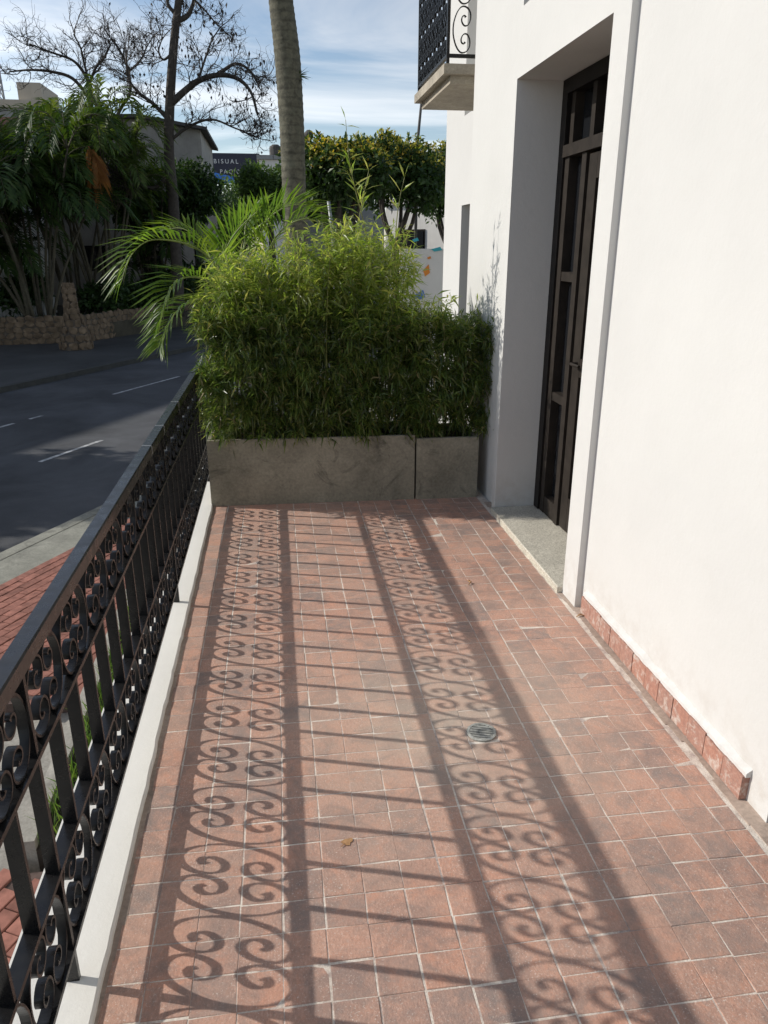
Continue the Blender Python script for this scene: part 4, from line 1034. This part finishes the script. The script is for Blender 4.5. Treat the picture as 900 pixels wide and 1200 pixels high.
round_tree(340, 46, 196, 262, 60, 'dark green tree half hidden by the thick palm trunk', 53)
round_tree(172, 35.2, 205, 280, 60, 'shaded bushy tree between palm clumps and bare trunk', 54)
round_tree(385, 40, 205, 262, 60, 'dark green tree behind the slim grey post', 56)
round_tree(275, 52, 216, 300, 76, 'low dense dark tree between the billboard and the thick palm trunk', 59)
round_tree(264, 80, 204, 302, 110, 'far low tree whose crown meets the foot of the billboard', 61, 9000, 'midleaf', .5)
round_tree(520, 60, 200, 262, 120, 'broad dark green tree far behind the corner building', 57)
round_tree(170, 62, 196, 262, 120, 'wide dark tree behind the white garden house', 58, size=.3)
def cover(name, label, n, xr, yfun, hr_, m, seed):
    g = np.random.default_rng(seed); x = g.uniform(*xr, n); y = yfun(x) + np.abs(g.normal(0, .7, n)); P = np.stack([x, y, np.full(n, ZB - .02)], 1)
    D = np.stack([g.normal(0, .5, n), g.normal(0, .5, n), np.ones(n)], 1); V, F = leaves(P, D, rdir(n), g.uniform(*hr_, n), g.uniform(.03, .07, n), .1, .2)
    return stuff(tag(obj(name, np_mesh(name, V, F, MT[m])), label, 'plants'))
cover('ground_cover', 'low dark leafy ground cover on top of the stone garden wall', 5000, (-13, -4.2), lambda x: np.interp(x, [-13, -10, -6.6, -4.6], [27.4, 27.6, 28.1, 31.6]), (.15, .5), 'darkleaf', 70)

def shrub(u, v, Y, R, label, seed, m='darkleaf'):
    b = at(u, v, Y); t = thing('garden_shrub', label, 'shrub', (b.x, Y, ZB - .02), 'shrubs in the shaded garden'); r = random.Random(seed)
    tb = MB(); cl = []
    for i in range(5):
        a = r.uniform(0, 6.28); e = Vector((b.x + math.cos(a) * R * .5, Y + math.sin(a) * R * .5, ZB + R * r.uniform(.5, 1.1)))
        tb.tube([(b.x, Y, ZB - .05), tuple(Vector((b.x, Y, ZB)).lerp(e, .6) + Vector((0, 0, .1))), tuple(e)], [.03, .022, .01], 5); cl.append((e.x, e.y, e.z, R * .55, R * .55, R * .45))
    tb.build('stem', MT['bark'], t, True); crown(cl, 1600, .22, MT[m], t, 'foliage', seed, inner=.3); return t
shrub(30, 340, 29.6, 1.1, 'dark leafy shrub against the taller white slatted fence', 301)
shrub(150, 330, 31.8, 1.0, 'dark shrub in front of the lower white slatted fence', 302)
shrub(118, 330, 30.3, .9, 'dark shrub behind the stone pillar', 303)
shrub(185, 320, 33.0, 1.2, 'dark shrub at the foot of the tall bare tree', 304)
shrub(230, 300, 35.0, 1.5, 'large dark shrub beneath the billboard trees', 305)

# ------------------------------------------------------------------ poles
lp_ = thing('street_lamp', 'street lamp with tilted grey head poking out from behind the palm trunk', 'street lamp', (at(350, 300, 16).x, 16, ZS + .1))
q0 = at(349, 300, 16); q1 = at(349, 172, 16); q2 = at(353, 166, 15.6); q3 = at(364, 156, 15.2)
MB().tube([(q0.x, 16, ZS + .0), (q1.x, 16, q1.z), tuple(q2)], [.06, .045, .03], 8).build('pole', MT['galv'], lp_, True)
dv = (q3 - q2); MB().tube([q2, q2 + dv * .3, q2 + dv * .85, q3], [.04, .075, .085, .05], 10).build('lamp_head', MT['roofd'], lp_, True)
pp = tag(MB().tube([Vector((at(486, 300, 27).x, 27, ZS)), at(489, 170, 27), at(494, 118, 27)], [.06, .05, .04], 8).build('utility_pole', MT['roofd'], None, True), 'thin dark leaning pole rising above the street trees below the upper balcony', 'pole')
pp = tag(MB().tube([Vector((at(396, 330, 13).x, 13, ZS + .07)), at(390, 275, 13), at(385, 236, 13)], [.03, .028, .026], 8).build('post', MT['galv'], None, True), 'slim grey metal post leaning in front of grey boundary wall', 'post')

# ------------------------------------------------------------------ what stands beyond the left edge of the view
ab = thing('apartment_block', 'long beige apartment block beyond the garden', 'building', (-28, 30, ZG))
Ma = Matrix.Translation(rd(0, 0)) @ Matrix.Rotation(math.atan2(UY, UX), 4, 'Z')
MB().box(-3, 28, 32, 42, ZG, 11.8, Ma).build('wall', MT['beige'], ab); MB().box(-3.2, 28.2, 31.8, 42.2, 11.8, 12.1, Ma).build('roof', MT['roofd'], ab)
for i in range(6):
    for j in range(3): MB().box(-1.5 + i * 4.6, i * 4.6, 31.93, 31.998, ZG + 1 + j * 3.3, ZG + 2.6 + j * 3.3, Ma).build('window', MT['glass'], ab)
bt = thing('broad_tree', 'broad dense tree across the road, left of the garden', 'tree', (-13, 13.6, ZG))
MB().tube([(-13, 13.6, ZG), (-13.1, 13.5, 1.2), (-13, 13.6, 4)], [.3, .22, .15], 10).build('trunk', MT['bark'], bt, True)
crown([(-13, 13.6, 4.2, 2.6, 2.0, 2.0), (-11.5, 13.0, 4.2, 1.6, 1.3, 1.4), (-14.4, 14.2, 4.6, 1.8, 1.5, 1.6), (-12.6, 12.6, 3.6, 1.5, 1.3, 1.2)], 9000, .26, MT['darkleaf'], bt, 'crown', 80, inner=.2)
